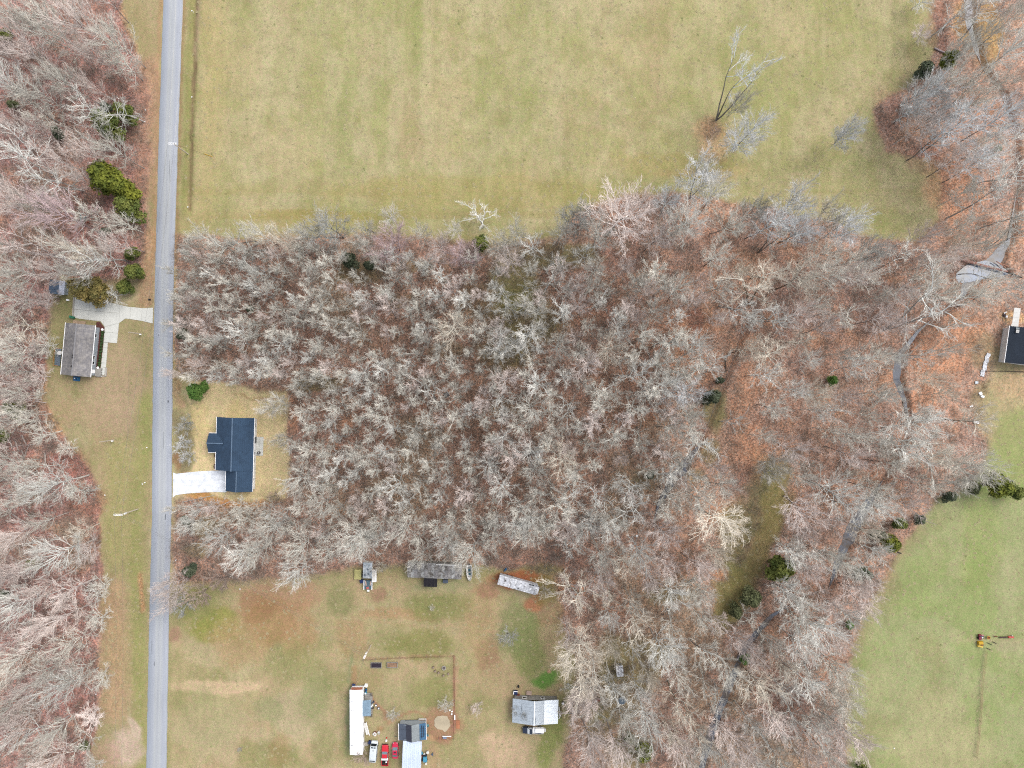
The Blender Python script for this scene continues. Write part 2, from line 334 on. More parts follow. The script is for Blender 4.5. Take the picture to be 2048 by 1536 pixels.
# west verge, lawn
WV = [(185,-150),(322,-150),(326,0),(310,500),(303,1024),(292,1536),(290,1700),(160,1700),(195,1430),(210,1250),(206,1060),(190,950),(140,880),(90,800),(98,740),(104,600),(120,560),(240,612),(300,600),(296,400),(300,150),(262,60)]
region(WV, (184,166,124), 8, lit=0)
wv = np.clip(sdist(WV, PX, PY)/10, 0, 1)
paint(wv*np.clip((g2-.02)*3, 0, .55), (160,156,100)); paint(wv*np.clip((-g1-.08)*3, 0, .55), (194,164,130))
stroke([(300,470),(296,560),(292,600)], 34, (182,146,116), .8, 14, lit=.5); stroke([(322,0),(314,250),(306,520)], 10, (190,152,112), .8, 6)
stroke([(300,130),(292,260),(286,380)], 40, (178,138,116), .75, 20, lit=.6)
stroke([(262,20),(290,90)], 44, (176,160,112), .7, 16)
for b in [(150,660,60,90,.5),(115,690,20,60,.6),(130,610,20,30,.7),(165,780,20,20,.6),(280,700,18,60,.4),(255,650,30,20,.3)]: blob(b[0], b[1], b[2], b[3], (148,146,92), b[4])
for b in [(240,760,50,80,.7),(210,820,60,50,.6),(250,860,30,40,.6),(185,770,30,30,.5)]: blob(b[0], b[1], b[2], b[3], (192,166,134), b[4])
blob(290,860,12,90,(140,150,86),.6); stroke([(288,800),(285,900),(272,1000),(272,1200),(280,1400),(283,1536)], 30, (158,162,90), .75, 18)
stroke([(240,900),(236,1000),(232,1100)], 50, (176,172,106), .7, 26)
stroke([(282,1150),(282,1220)], 10, (178,136,104), .8, 5, lit=1)
stroke([(225,1180),(228,1300),(225,1420)], 50, (192,158,124), .7, 26, lit=.4)
blob(250,1500,36,40,(222,196,176),.85); blob(270,1460,10,30,(224,198,178),.9,-25); blob(210,1520,30,30,(200,160,140),.6); blob(155,880,30,30,(180,170,130),.5); blob(110,850,24,24,(192,168,120),.5)
blob(130,930,60,30,(152,104,92),.7,lit=1); blob(170,1000,40,30,(156,112,96),.6,lit=1)
# east verge and ditch
stroke([(390,-100),(388,0),(378,250),(372,420)], 24, (162,158,98), .7, 12)
stroke([(394,0),(390,60),(388,160),(382,280),(378,420)], 7, (140,116,92), .85, 4, warp=.4); stroke([(397,0),(392,120)], 8, (204,180,150), .6, 5)
stroke([(369,0),(353,400),(350,520)], 8, (176,146,110), .8, 5)
stroke([(430,0),(420,300),(400,420)], 50, (208,186,134), .5, 30)
# south yard
SY = [(340,1175),(480,1165),(640,1150),(800,1130),(960,1135),(1090,1150),(1115,1200),(1150,1330),(1130,1480),(1130,1700),(330,1700),(333,1536)]
region(SY, (180,168,122), 12, lit=0)
sy = np.clip(sdist(SY, PX, PY)/12, 0, 1)
paint(sy*np.clip((g1+.02)*3, 0, .6), (150,150,96)); paint(sy*np.clip((-g2-.05)*3, 0, .6), (190,168,128)); paint(sy*np.clip((h1-.12)*3, 0, .4), (196,184,142))
for b in [(430,1250,50,40,(150,152,78),.7),(390,1210,40,30,(148,150,92),.6),(560,1190,90,30,(186,150,116),.6),(540,1240,50,50,(168,132,86),.5),(510,1210,40,30,(158,124,84),.4),(480,1290,60,50,(186,158,114),.5),(600,1260,40,60,(180,146,104),.5),
          (680,1200,30,30,(150,150,100),.6),(790,1230,80,12,(186,152,110),.5),(870,1215,70,30,(134,140,80),.6),(850,1290,70,30,(140,142,80),.6),(880,1170,60,14,(156,156,112),.6),(700,1280,40,40,(176,146,104),.4),
          (450,1375,110,14,(210,188,146),.85),(420,1440,60,60,(176,170,124),.5),(590,1330,60,40,(152,152,98),.5),(600,1430,50,50,(188,176,136),.6),(630,1400,30,60,(142,150,96),.5),(540,1510,60,30,(146,148,92),.5),(650,1490,24,40,(150,150,100),.5),(560,1500,26,40,(168,138,92),.35),
          (540,1420,30,30,(156,158,110),.5),(800,1400,60,40,(172,164,118),.5),(860,1390,40,30,(150,150,92),.5),(740,1360,30,20,(166,150,104),.5),(980,1320,26,40,(156,120,90),.5),(1000,1370,50,40,(186,166,124),.6),(1060,1300,30,70,(146,152,92),.7),
          (1090,1360,26,22,(110,152,70),.85),(1040,1250,40,60,(142,150,96),.6),(960,1250,40,80,(178,158,112),.5),(940,1480,60,60,(166,160,110),.5),(1010,1500,50,40,(206,182,144),.7),(1100,1480,24,60,(142,152,84),.7),(1090,1440,16,60,(150,150,94),.4),
          (890,1450,40,34,(176,142,108),.8),(700,1420,8,120,(146,156,110),.7),(870,1512,14,30,(190,160,120),.5),(1065,1205,18,14,(194,132,96),.7),(1040,1160,60,16,(190,120,84),.8),(1090,1180,30,30,(156,140,84),.6),(760,1187,18,18,(160,120,98),.5),(975,1180,30,16,(168,130,100),.6),(357,1268,16,16,(170,134,110),.55),(1100,1230,30,24,(170,140,104),.5),(1096,1343,6,6,(200,160,130),.9)]:
    blob(b[0], b[1], b[2], b[3], b[4], min(.95, b[5]*1.2))
stroke([(742,1386),(752,1400),(768,1420),(772,1440)], 6, (184,142,110), .8, 4); stroke([(775,1450),(800,1432),(830,1424),(850,1430),(858,1445)], 5, (180,140,106), .8, 4)
stroke([(727,1318),(800,1314),(905,1311)], 3, (184,142,114), .6, 3, warp=.3); stroke([(908,1312),(909,1400),(907,1476)], 4, (160,106,90), .7, 3, warp=.2); stroke([(913,1330),(913,1400)], 7, (202,160,130), .5, 4, warp=.2)
stroke([(870,1476),(905,1477)], 6, (176,130,98), .7, 4, warp=.2); stroke([(708,1335),(706,1368)], 12, (176,138,100), .6, 5, warp=.2)
stroke([(850,1505),(842,1536)], 4, (150,120,90), .4, 3); stroke([(795,1500),(794,1560)], 6, (196,172,128), .6, 5, warp=.2); stroke([(780,1500),(778,1560)], 4, (156,124,92), .6, 4, warp=.2)
blob(758,1460,10,6,(176,128,96),.6); blob(845,1478,10,5,(210,170,126),.8); blob(860,1477,14,5,(206,166,124),.8)
for r_ in (0, 14): stroke([(745,1225+r_),(800,1238+r_),(870,1240+r_),(950,1232+r_),(985,1250+r_)], 4, (184,150,112), .35, 4)
# new house lot: straw
region([(372,768),(400,758),(440,770),(573,783),(577,830),(572,998),(510,1004),(440,1000),(400,992),(345,995),(345,1000),(388,938),(386,850),(375,800)], (250,224,176), 5, lit=0)
lot = np.clip(sdist([(372,768),(573,783),(572,998),(388,992)], PX, PY)/8, 0, 1)
paint(lot*np.clip((g2)*3, 0, .5), (236,210,152)); paint(lot*np.clip((h2-.1)*3, 0, .5), (196,176,138))
blob(420,1000,70,8,(206,152,92),.85,6); blob(480,1008,60,8,(196,150,102),.7); blob(358,805,14,14,(206,172,138),.8); blob(520,792,50,4,(176,134,92),.5); blob(364,960,18,18,(180,140,104),.5)
stroke([(350,835),(368,870),(368,930)], 34, (158,146,112), .85, 10, lit=.3); blob(352,775,10,24,(150,120,96),.6,lit=1); blob(352,925,10,22,(180,134,102),.7)
blob(2040,770,50,30,(206,176,140),.8); blob(2030,635,30,14,(200,170,120),.6)
stroke([(350,540),(348,640),(346,740)], 8, (172,160,110), .6, 6)
soft = np.clip(1-LIT, 0, 1)
yard = np.clip((PY-1140)/30, 0, 1)*np.clip((1140-PX)/30, 0, 1)*np.clip((PX-335)/10, 0, 1)
GC = GC*(1+(soft*yard)[..., None]*np.array([.22,.15,.30])); GC = GC*(1+(soft*np.clip((330-PX)/10, 0, 1))[..., None]*np.array([.10,.08,.16])); GC = GC*(1+LIT[..., None]*np.array([.44,.40,.44])); paint(soft*np.clip((PX-1690)/40, 0, 1)*np.clip((PY-860)/40, 0, 1)*.25, (192,194,140))
paint(soft*np.clip((330-PX)/10, 0, 1)*.22, (204,186,150))
# creek and ditch: cut into the sheet
CREEK = [(1938,-90),(1940,0),(1942,45),(1955,90),(1968,130),(2010,190),(2034,260),(2038,380),(2022,480),(1985,532),(1940,562),(1925,600),(1880,628),(1840,662),(1800,715),(1796,760),(1812,800),(1822,850),(1802,905),(1770,960),(1735,1015),(1708,1060),(1686,1105),(1660,1180),(1600,1200),(1545,1235),(1490,1300),(1450,1400),(1420,1480),(1400,1560),(1390,1660)]
CW = [12,14,12,10,5,4,5,6,8,34,22,6,5,8,10,13,9,6,4,5,14,24,16,5,4,9,12,14,16,8,8]
BROOK = [(1570,540),(1520,610),(1480,680),(1468,720),(1448,770),(1425,830),(1400,890),(1372,930),(1345,965),(1318,1010),(1300,1080)]
BW = [3,3,5,5,2,3,4,20,14,8,3]
def cut(pts, ws, depth):
    global GZ
    best = np.full(PX.shape, 1e9)
    for i in range(len(pts)-1):
        (x1, y1), (x2, y2) = pts[i], pts[i+1]; ex, ey = x2-x1, y2-y1
        t = np.clip(((PX-x1)*ex+(PY-y1)*ey)/(ex*ex+ey*ey), 0, 1)
        d = np.hypot(PX-x1-t*ex, PY-y1-t*ey); hw = (ws[i]*(1-t)+ws[i+1]*t)/2
        hw = hw*(1+.9*fbm(PX, PY, 26, 91))
        best = np.minimum(best, d-hw)
    m = np.clip((7-best)/9, 0, 1); m = m*m*(3-2*m)
    GZ = np.minimum(GZ, -depth*m)
    return best
b1 = cut(CREEK, CW, 1.1); b2 = cut(BROOK, BW, .9)
bb = np.minimum(b1, b2)
pd_ = sdist([(1912,548),(1932,532),(1950,522),(1978,521),(2004,531),(2024,546),(2004,553),(1968,557),(1940,564),(1918,566)], WX, WY)
GZ = np.minimum(GZ, -1.0*np.clip((pd_+4)/6, 0, 1)); bb = np.minimum(bb, -pd_)
paint(np.clip((10-bb)/14, 0, .35), (146,118,102)); paint(np.clip((1-bb)/6, 0, .35), (150,130,116))
dd = ldist([(394,-100),(390,60),(388,160),(382,280),(378,420)], PX, PY); GZ = np.minimum(GZ, -.45*np.clip((6-dd)/6, 0, 1))
flat = np.clip((bb-10)/20, 0, 1)
GZ += np.where(LIT > .5, .10*fbm(PX, PY, 30, 99), .04*fbm(PX, PY, 60, 95))*flat - .06
GZ = np.minimum(GZ, -.004)

verts = np.zeros((ny*nx, 3), np.float32)
verts[:, 0] = ((PX-1024)*S).ravel(); verts[:, 1] = ((768-PY)*S).ravel(); verts[:, 2] = GZ.ravel()
i0 = (np.arange(ny-1)[:, None]*nx + np.arange(nx-1)[None, :]).ravel()
quads = np.stack([i0, i0+nx, i0+nx+1, i0+1], 1)
# an outer skirt carries the same sheet on to the horizon
ring = list(range(0, nx)) + [nx-1+nx*k for k in range(1, ny)] + [nx*ny-1-k for k in range(1, nx)] + [nx*(ny-1)-nx*k for k in range(1, ny-1)]
ex = []
for k in ring:
    v = verts[k]; ex.append((v[0]*14, v[1]*18, -2.0))
nb = len(verts); verts = np.vstack([verts, np.array(ex, np.float32)])
m_ = len(ring); sk = np.array([[ring[i], ring[(i+1) % m_], nb+(i+1) % m_, nb+i] for i in range(m_)])[:, ::-1]
sk = sk[:, ::-1]
quads = np.vstack([quads, sk])
me = bpy.data.meshes.new('ground'); me.vertices.add(len(verts)); me.vertices.foreach_set('co', verts.ravel())
me.loops.add(quads.size); me.loops.foreach_set('vertex_index', quads.ravel().astype(np.int32))
me.polygons.add(len(quads)); me.polygons.foreach_set('loop_start', np.arange(0, quads.size, 4, dtype=np.int32)); me.polygons.foreach_set('loop_total', np.full(len(quads), 4, np.int32))
me.update(calc_edges=True)
ca = me.attributes.new('ground_colour', 'FLOAT_COLOR', 'POINT'); cc = np.ones((len(verts), 4), np.float32); cc[:ny*nx, :3] = GC.reshape(-1, 3)
rg = np.array(ring); cc[nb:, :3] = c3((166,156,112)); ca.data.foreach_set('color', cc.ravel())
la = me.attributes.new('litter', 'FLOAT', 'POINT'); ll = np.zeros(len(verts), np.float32); ll[:ny*nx] = LIT.ravel(); ll[nb:] = .5; la.data.foreach_set('value', ll)
me.polygons.foreach_set('use_smooth', [True]*len(me.polygons))

def ground_mat():
    m = bpy.data.materials.new('ground_cover'); m.use_nodes = True; nt = m.node_tree; N, L = nt.nodes, nt.links
    b = N['Principled BSDF']; b.inputs['Roughness'].default_value = .95; b.inputs['Specular IOR Level'].default_value = .1
    at1 = N.new('ShaderNodeAttribute'); at1.attribute_name = 'ground_colour'; at2 = N.new('ShaderNodeAttribute'); at2.attribute_name = 'litter'
    tc = N.new('ShaderNodeTexCoord')
    def noise(scale, det, rgh, vec=None):
        n = N.new('ShaderNodeTexNoise'); n.inputs['Scale'].default_value = scale; n.inputs['Detail'].default_value = det; n.inputs['Roughness'].default_value = rgh
        L.new(vec or tc.outputs['Object'], n.inputs['Vector']); return n
    def rng_(inp, a, b_, c, d):
        r = N.new('ShaderNodeMapRange'); r.inputs[1].default_value = a; r.inputs[2].default_value = b_; r.inputs[3].default_value = c; r.inputs[4].default_value = d
        L.new(inp, r.inputs[0]); return r.outputs[0]
    def mul(a, b_):
        n = N.new('ShaderNodeMath'); n.operation = 'MULTIPLY'
        for k, s_ in ((0, a), (1, b_)):
            if isinstance(s_, float): n.inputs[k].default_value = s_
            else: L.new(s_, n.inputs[k])
        return n.outputs[0]
    def mix(fac, a, b_):
        n = N.new('ShaderNodeMix'); n.data_type = 'RGBA'
        L.new(fac, n.inputs['Factor'])
        for k, s_ in (('A', a), ('B', b_)):
            if isinstance(s_, tuple): n.inputs[k].default_value = s_
            else: L.new(s_, n.inputs[k])
        return n.outputs['Result']
    mp = N.new('ShaderNodeMapping'); mp.inputs['Scale'].default_value = (1.0, .45, 1); L.new(tc.outputs['Object'], mp.inputs[0])
    fine = noise(4.2, 3, .75); mid = noise(.55, 4, .65, mp.outputs[0]); big = noise(.12, 4, .6)
    grass = mul(mul(rng_(fine.outputs['Fac'], .32, .68, .74, 1.26), rng_(mid.outputs['Fac'], .3, .7, .90, 1.10)), rng_(big.outputs['Fac'], .3, .7, .93, 1.07))
    # hue drift: greener / strawier tufts
    hue = noise(1.1, 3, .7)
    g = N.new('ShaderNodeVectorMath'); g.operation = 'SCALE'; L.new(at1.outputs['Color'], g.inputs[0]); L.new(grass, g.inputs['Scale'])
    tint = mix(rng_(hue.outputs['Fac'], .35, .65, 0., 1.), (.90, 1.02, .86, 1), (1.08, 1.0, 1.04, 1))
    g2_ = N.new('ShaderNodeVectorMath'); g2_.operation = 'MULTIPLY'; L.new(g.outputs[0], g2_.inputs[0]); L.new(tint, g2_.inputs[1])
    # litter: single leaves, each with a tone and hue of its own
    vo = N.new('ShaderNodeTexVoronoi'); vo.inputs['Scale'].default_value = 3.4; L.new(tc.outputs['Object'], vo.inputs['Vector'])
    sp = N.new('ShaderNodeSeparateColor'); L.new(vo.outputs['Color'], sp.inputs[0])
    lf = mul(rng_(sp.outputs[0], 0, 1, .55, 1.45), rng_(mid.outputs['Fac'], .3, .7, .72, 1.28))
    l = N.new('ShaderNodeVectorMath'); l.operation = 'SCALE'; L.new(at1.outputs['Color'], l.inputs[0]); L.new(lf, l.inputs['Scale'])
    lt = mix(sp.outputs[1], (.84, .98, 1.04, 1), (1.18, .98, .86, 1))
    l2 = N.new('ShaderNodeVectorMath'); l2.operation = 'MULTIPLY'; L.new(l.outputs[0], l2.inputs[0]); L.new(lt, l2.inputs[1])
    L.new(mix(at2.outputs['Fac'], g2_.outputs[0], l2.outputs[0]), b.inputs['Base Color'])
    bp = N.new('ShaderNodeBump'); bp.inputs['Strength'].default_value = .5; bp.inputs['Distance'].default_value = .12; L.new(fine.outputs['Fac'], bp.inputs['Height']); L.new(bp.outputs[0], b.inputs['Normal'])
    return m
me.materials.append(ground_mat())
ground = link_mesh('ground', me); tag(ground, kind='structure')

# ------------------------------------------------------------------ water
def ribbon(name, pts, ws, z, m):
    V = []; F = []
    P = [Vector(at(*p)+(z,)) for p in pts]
    Q = []; W = []
    for i in range(len(P)-1):
        for k in range(4):
            t = k/4; Q.append(P[i].lerp(P[i+1], t)); W.append((ws[i]*(1-t)+ws[i+1]*t)*S)
    Q.append(P[-1]); W.append(ws[-1]*S)
    for i, q in enumerate(Q):
        d = (Q[min(i+1, len(Q)-1)]-Q[max(i-1, 0)]).normalized(); n = Vector((-d.y, d.x, 0)); w = max(.03, min(W[i]*.75, (W[i]-6*S)*1.4))
        V += [tuple(q-n*w), tuple(q+n*w)]
        if i: F.append((2*i-2, 2*i, 2*i+1, 2*i-1))
    me = bpy.data.meshes.new(name); me.from_pydata(V, [], F); me.materials.append(m)
    return link_mesh(name, me)
M_water = mat('creek_water', C(134,142,158,.32), .22, var=.2, scale=.35, var2=C(130,116,104,.32), spec=.3, bump=.2)
tag(ribbon('creek', CREEK, CW, -.84, M_water), kind='structure')
tag(ribbon('brook', BROOK, BW, -.70, M_water), kind='structure')

pw = MB(); pool_ = [(1912,548),(1932,532),(1950,522),(1978,521),(2004,531),(2024,546),(2004,553),(1968,557),(1940,564),(1918,566)]
pw.face([at(*p)+(-.5,) for p in pool_[::-1]]); tag(pw.build('creek_pool', mat('pool_water', C(132,152,182,.36), .18, var=.2, scale=.3, var2=C(150,152,150,.36), spec=.4)), kind='structure')
# ------------------------------------------------------------------ road
RL = [(330,-120),(326.7,0),(318,250),(311,512),(306.5,700),(304.5,860),(304,1024),(298,1250),(292.5,1536),(289,1660)]
RR = [(370,-120),(365.7,0),(357,250),(348.5,512),(345.5,700),(344,860),(343,1024),(337.5,1250),(333,1536),(330,1660)]
def road():
    V, F, U = [], [], []
    def interp(a, y):
        for i in range(len(a)-1):
            if a[i][1] <= y <= a[i+1][1]:
                t = (y-a[i][1])/(a[i+1][1]-a[i][1]); return a[i][0]*(1-t)+a[i+1][0]*t
        return a[-1][0]
    us = [-1, -.985, -.6, -.2, .2, .6, .985, 1]
    ys = list(range(-120, 1661, 10)); rr = random.Random(3)
    for j, y in enumerate(ys):
        l, r = interp(RL, y)+rr.uniform(-.6, .4), interp(RR, y)+rr.uniform(-.4, .6)
        for u in us:
            x = (l+r)/2+(r-l)/2*u; z = .012+.05*(1-u*u) if abs(u) < 1 else -.08
            V.append(at(x, y)+(z,)); U.append(u)
        if j:
            n = len(us); b = (j-1)*n
            for k in range(n-1): F.append((b+k, b+n+k, b+n+k+1, b+k+1))
    me = bpy.data.meshes.new('road'); me.from_pydata(V, [], F)
    a = me.attributes.new('lane', 'FLOAT', 'POINT'); a.data.foreach_set('value', U)
    m = bpy.data.materials.new('worn_asphalt'); m.use_nodes = True; N, L = m.node_tree.nodes, m.node_tree.links
    b = N['Principled BSDF']; b.inputs['Roughness'].default_value = .85
    ta = N.new('ShaderNodeAttribute'); ta.attribute_name = 'lane'
    cr = N.new('ShaderNodeValToRGB'); mr = N.new('ShaderNodeMapRange'); mr.inputs[1].default_value = -1; mr.inputs[2].default_value = 1; L.new(ta.outputs['Fac'], mr.inputs[0]); L.new(mr.outputs[0], cr.inputs[0])
    e = cr.color_ramp.elements; e[0].position = 0; e[0].color = C(170,177,188); e[1].position = 1; e[1].color = C(184,188,196)
    for p, c in [(.1, C(178,186,198)), (.28, C(194,199,209)), (.4, C(206,210,212)), (.5, C(198,202,208)), (.62, C(208,212,215)), (.8, C(196,201,212)), (.93, C(204,209,218))]:
        q = e.new(p); q.color = c
    tc = N.new('ShaderNodeTexCoord'); mp = N.new('ShaderNodeMapping'); mp.inputs['Scale'].default_value = (3, .12, 1); L.new(tc.outputs['Object'], mp.inputs[0])
    n1 = N.new('ShaderNodeTexNoise'); n1.inputs['Scale'].default_value = 1.2; n1.inputs['Detail'].default_value = 6; L.new(mp.outputs[0], n1.inputs[0])
    n2 = N.new('ShaderNodeTexNoise'); n2.inputs['Scale'].default_value = .05; n2.inputs['Detail'].default_value = 5; L.new(tc.outputs['Object'], n2.inputs[0])
    n3 = N.new('ShaderNodeTexNoise'); n3.inputs['Scale'].default_value = 6; n3.inputs['Detail'].default_value = 3; L.new(tc.outputs['Object'], n3.inputs[0])
    def mrr(i, a_, b_, c_, d_):
        r = N.new('ShaderNodeMapRange'); r.inputs[1].default_value = a_; r.inputs[2].default_value = b_; r.inputs[3].default_value = c_; r.inputs[4].default_value = d_; L.new(i, r.inputs[0]); return r.outputs[0]
    def mm(a_, b_):
        n = N.new('ShaderNodeMath'); n.operation = 'MULTIPLY'; L.new(a_, n.inputs[0]); L.new(b_, n.inputs[1]); return n.outputs[0]
    f = mm(mm(mrr(n1.outputs[0], .3, .7, .93, 1.06), mrr(n2.outputs[0], .35, .65, .93, 1.07)), mrr(n3.outputs[0], .3, .7, .97, 1.03))
    s_ = N.new('ShaderNodeVectorMath'); s_.operation = 'SCALE'; L.new(cr.outputs[0], s_.inputs[0]); L.new(f, s_.inputs['Scale']); L.new(s_.outputs[0], b.inputs['Base Color'])
    me.materials.append(m)
    o = link_mesh('road', me); tag(o, kind='structure')
    M_tar = mat('tar_patch', C(128,132,140), .8)
    tp = MB()
    for (x, y, w_, l_) in [(336.5,803,.22,.45),(317,670,.14,.2),(331,1034,.13,1.0),(309,1327,.1,.7),(304,1295,.05,2.0),(327,880,.045,3.0),(339,340,.045,3.6)]:
        X, Y = at(x, y)
        pts = [(X+w_*math.cos(t)*rr.uniform(.6, 1.2), Y+l_*math.sin(t)*rr.uniform(.7, 1.1)) for t in [k*math.pi/5 for k in range(10)]]
        tp.prism(pts, .03, .075)
    tp.build('tar_patch', M_tar, o)
    # what is left of the painted edge line
    ln = MB()
    for k in range(40):
        y = -20+k*13
        if rr.random() < .35: continue
        x1 = interp(RR, max(y, -100))-3.2; x2 = interp(RR, y+9)-3.2
        a1, a2 = at(x1, y), at(x2, y+9); ln.prism([(a1[0]-.05, a1[1]), (a1[0]+.05, a1[1]), (a2[0]+.05, a2[1]), (a2[0]-.05, a2[1])], .02, .052)
    tag(ln.build('edge_line', mat('worn_line_paint', C(214,218,222), .8), o), 'worn white edge line')
road()

# ------------------------------------------------------------------ paving
def clip_poly(poly, a, b, c):     # keep a*x+b*y<=c
    out = []
    for i in range(len(poly)):
        p, q = poly[i], poly[(i+1) % len(poly)]; dp, dq = a*p[0]+b*p[1]-c, a*q[0]+b*q[1]-c
        if dp <= 0: out.append(p)
        if (dp < 0 < dq) or (dq < 0 < dp):
            t = dp/(dp-dq); out.append((p[0]+(q[0]-p[0])*t, p[1]+(q[1]-p[1])*t))
    return out
def slabs(root, polys, rot, size, z0, z1, m, gap=.03, name='concrete_slab'):
    ca_, sa = math.cos(rot), math.sin(rot)
    for poly in polys:
        L_ = [(x*ca_+y*sa, -x*sa+y*ca_) for x, y in poly]
        x0, x1 = min(p[0] for p in L_), max(p[0] for p in L_); y0, y1 = min(p[1] for p in L_), max(p[1] for p in L_)
        nx_, ny_ = max(1, round((x1-x0)/size)), max(1, round((y1-y0)/size))
        for i in range(nx_):
            for j in range(ny_):
                a, b = x0+(x1-x0)*i/nx_+gap/2, x0+(x1-x0)*(i+1)/nx_-gap/2; c, d = y0+(y1-y0)*j/ny_+gap/2, y0+(y1-y0)*(j+1)/ny_-gap/2
                q = clip_poly(clip_poly(clip_poly(clip_poly(L_, -1, 0, -a), 1, 0, b), 0, -1, -c), 0, 1, d)
                if len(q) < 3: continue
                ar = abs(sum(q[k][0]*q[(k+1) % len(q)][1]-q[(k+1) % len(q)][0]*q[k][1] for k in range(len(q)))/2)
                if ar < .15: continue
                mb = MB().prism([(x*ca_-y*sa, x*sa+y*ca_) for x, y in q], z0, z1+R.uniform(-.006, .006)); mb.build(name, m, root)
drive = bpy.data.objects.new('driveway', None); col.objects.link(drive); tag(drive, 'pale concrete driveway flaring to the road beside the grey-roofed house', 'driveway')
P_ = lambda L_: [at(*p) for p in L_]
slabs(drive, [P_([(150.2,589.2),(190,600),(229,607),(238.5,609.5),(238.5,646),(209.5,653.6),(201.9,642.6),(158.7,637.5),(147.7,635)]),
              P_([(238.9,609.5),(257.7,613.8),(286.5,616.3),(306.3,615.5),(305.6,646.8),(279.7,640.9),(251,637),(238.9,645.6)]),
              P_([(209.6,654),(238.2,646.4),(234,686.6),(216.3,684.9),(207.5,684)])], math.radians(-5), 3.6, -.1, .07, M_concrete, .05)
MB().prism(P_([(148.2,588),(150,588.6),(147.5,635),(145.8,634.6)]), -.05, .35).build('curb', M_curb, drive)
walk = bpy.data.objects.new('garden_path', None); col.objects.link(walk); tag(walk, 'narrow concrete path running down beside the planted bed', 'path')
slabs(walk, [P_([(207.6,684.6),(215.6,685.4),(212,734.8),(201.9,735.7)])], math.radians(-5), 1.5, -.1, .075, M_concrete, .03)
slabs(walk, [P_([(198,736.2),(210.5,735.5),(209,750),(196,750.2)])], math.radians(-5), 1.9, -.1, .08, M_concrete, .03)
MB().prism(P_([(211,735.2),(214.5,735.6),(213,752.5),(194,754),(194,752),(211,751)]), -.05, .2).build('curb', M_curb, walk)
# gravel drive: the sheet, and loose stones over it
gd = P_([(346.5,945),(352,947.5),(395,943),(420,941.5),(452,941),(454.5,943),(455,981),(452,984.5),(430,984),(400,985),(372,987),(352,990),(345.6,995)])
M_gravel = mat('white_gravel', C(226,230,236,.66), .95, var=.13, scale=5, stripes=(1, 1.5, .07))
g_ = MB().prism(gd, -.05, .05).build('gravel_drive', M_gravel); tag(g_, kind='structure')

# ------------------------------------------------------------------ buildings
def lerp3(a, b, t): return tuple(a[i]+(b[i]-a[i])*t for i in range(3))
def slope(root, name, a, b, c, d, n, m, th=.06, rib=0.0, ribm=None, gap=.01, jit=0.0, var=None):
    """roof slope a-b (eave) d-c (ridge) split into n sheets along a->b; each sheet an object"""
    nrm = (Vector(b)-Vector(a)).cross(Vector(d)-Vector(a)).normalized()
    if nrm.z < 0: nrm = -nrm
    for i in range(n):
        t0, t1 = i/n, (i+1)/n; L_ = (Vector(b)-Vector(a)).length; g = gap/L_
        p = [Vector(lerp3(a, b, t0+g)), Vector(lerp3(a, b, t1-g)), Vector(lerp3(d, c, t1-g)), Vector(lerp3(d, c, t0+g))]
        j = nrm*R.uniform(0, jit)
        mb = MB().hexa([q-nrm*th+j for q in p], [q+j for q in p])
        if rib:
            k = max(1, round(L_/n/rib))
            for q in range(k):
                f = t0+(t1-t0)*(q+.5)/k; e0, e1 = Vector(lerp3(a, b, f)), Vector(lerp3(d, c, f)); mb.tube([e0+nrm*.02+j, e1+nrm*.02+j], .035, 4)
        mb.build(name, (var[i % len(var)] if var else m), root)
def windows(root, specs, m=M_glass, fm=M_white):
    """(centre, width, height, axis, out) axis 'x': window on a wall facing +-x"""
    for (c, w, h, ax, o) in specs:
        f = MB(); t = .06
        d = (lambda u, v, du, dv: ((t, du, dv) if ax == 'x' else (du, t, dv)))
        pos = lambda u, v, off: ((c[0]+off, c[1]+u, c[2]+v) if ax == 'x' else (c[0]+u, c[1]+off, c[2]+v))
        f.box(pos(0, h/2, o*.05), d(0, 0, w+.16, .08)); f.box(pos(0, -h/2, o*.05), d(0, 0, w+.2, .09)); f.box(pos(-w/2, 0, o*.05), d(0, 0, .08, h-.09)); f.box(pos(w/2, 0, o*.05), d(0, 0, .08, h-.09))
        fo = f.build('window_frame', fm, root)
        MB().box(pos(0, 0, o*.03), d(0, 0, w-.09, h-.1)).build('pane', m, fo)
def walls(root, x0, x1, y0, y1, z0, z1, m, t=.15, gable=None, sides='wens'):
    if 'w' in sides: MB().box(((x0+t/2), (y0+y1)/2, (z0+z1)/2), (t, y1-y0, z1-z0)).build('wall', m, root)
    if 'e' in sides: MB().box(((x1-t/2), (y0+y1)/2, (z0+z1)/2), (t, y1-y0, z1-z0)).build('wall', m, root)
    for s_, y in (('s', y0+t/2), ('n', y1-t/2)):
        if s_ not in sides: continue
        pts = [(x0+t, z0), (x1-t, z0), (x1-t, z1), (x0+t, z1)]
        if gable: pts = [(x0+t, z0), (x1-t, z0), (x1-t, z1), (gable[0], gable[1]), (x0+t, z1)]
        n = len(pts); mb = MB(); mb.v = [(p[0], y-t/2, p[1]) for p in pts]+[(p[0], y+t/2, p[1]) for p in pts]
        mb.f = [tuple(range(n)), tuple(range(2*n-1, n-1, -1))]+[(i, n+i, n+(i+1) % n, (i+1) % n) for i in range(n)]
        mb.build('wall', m, root)

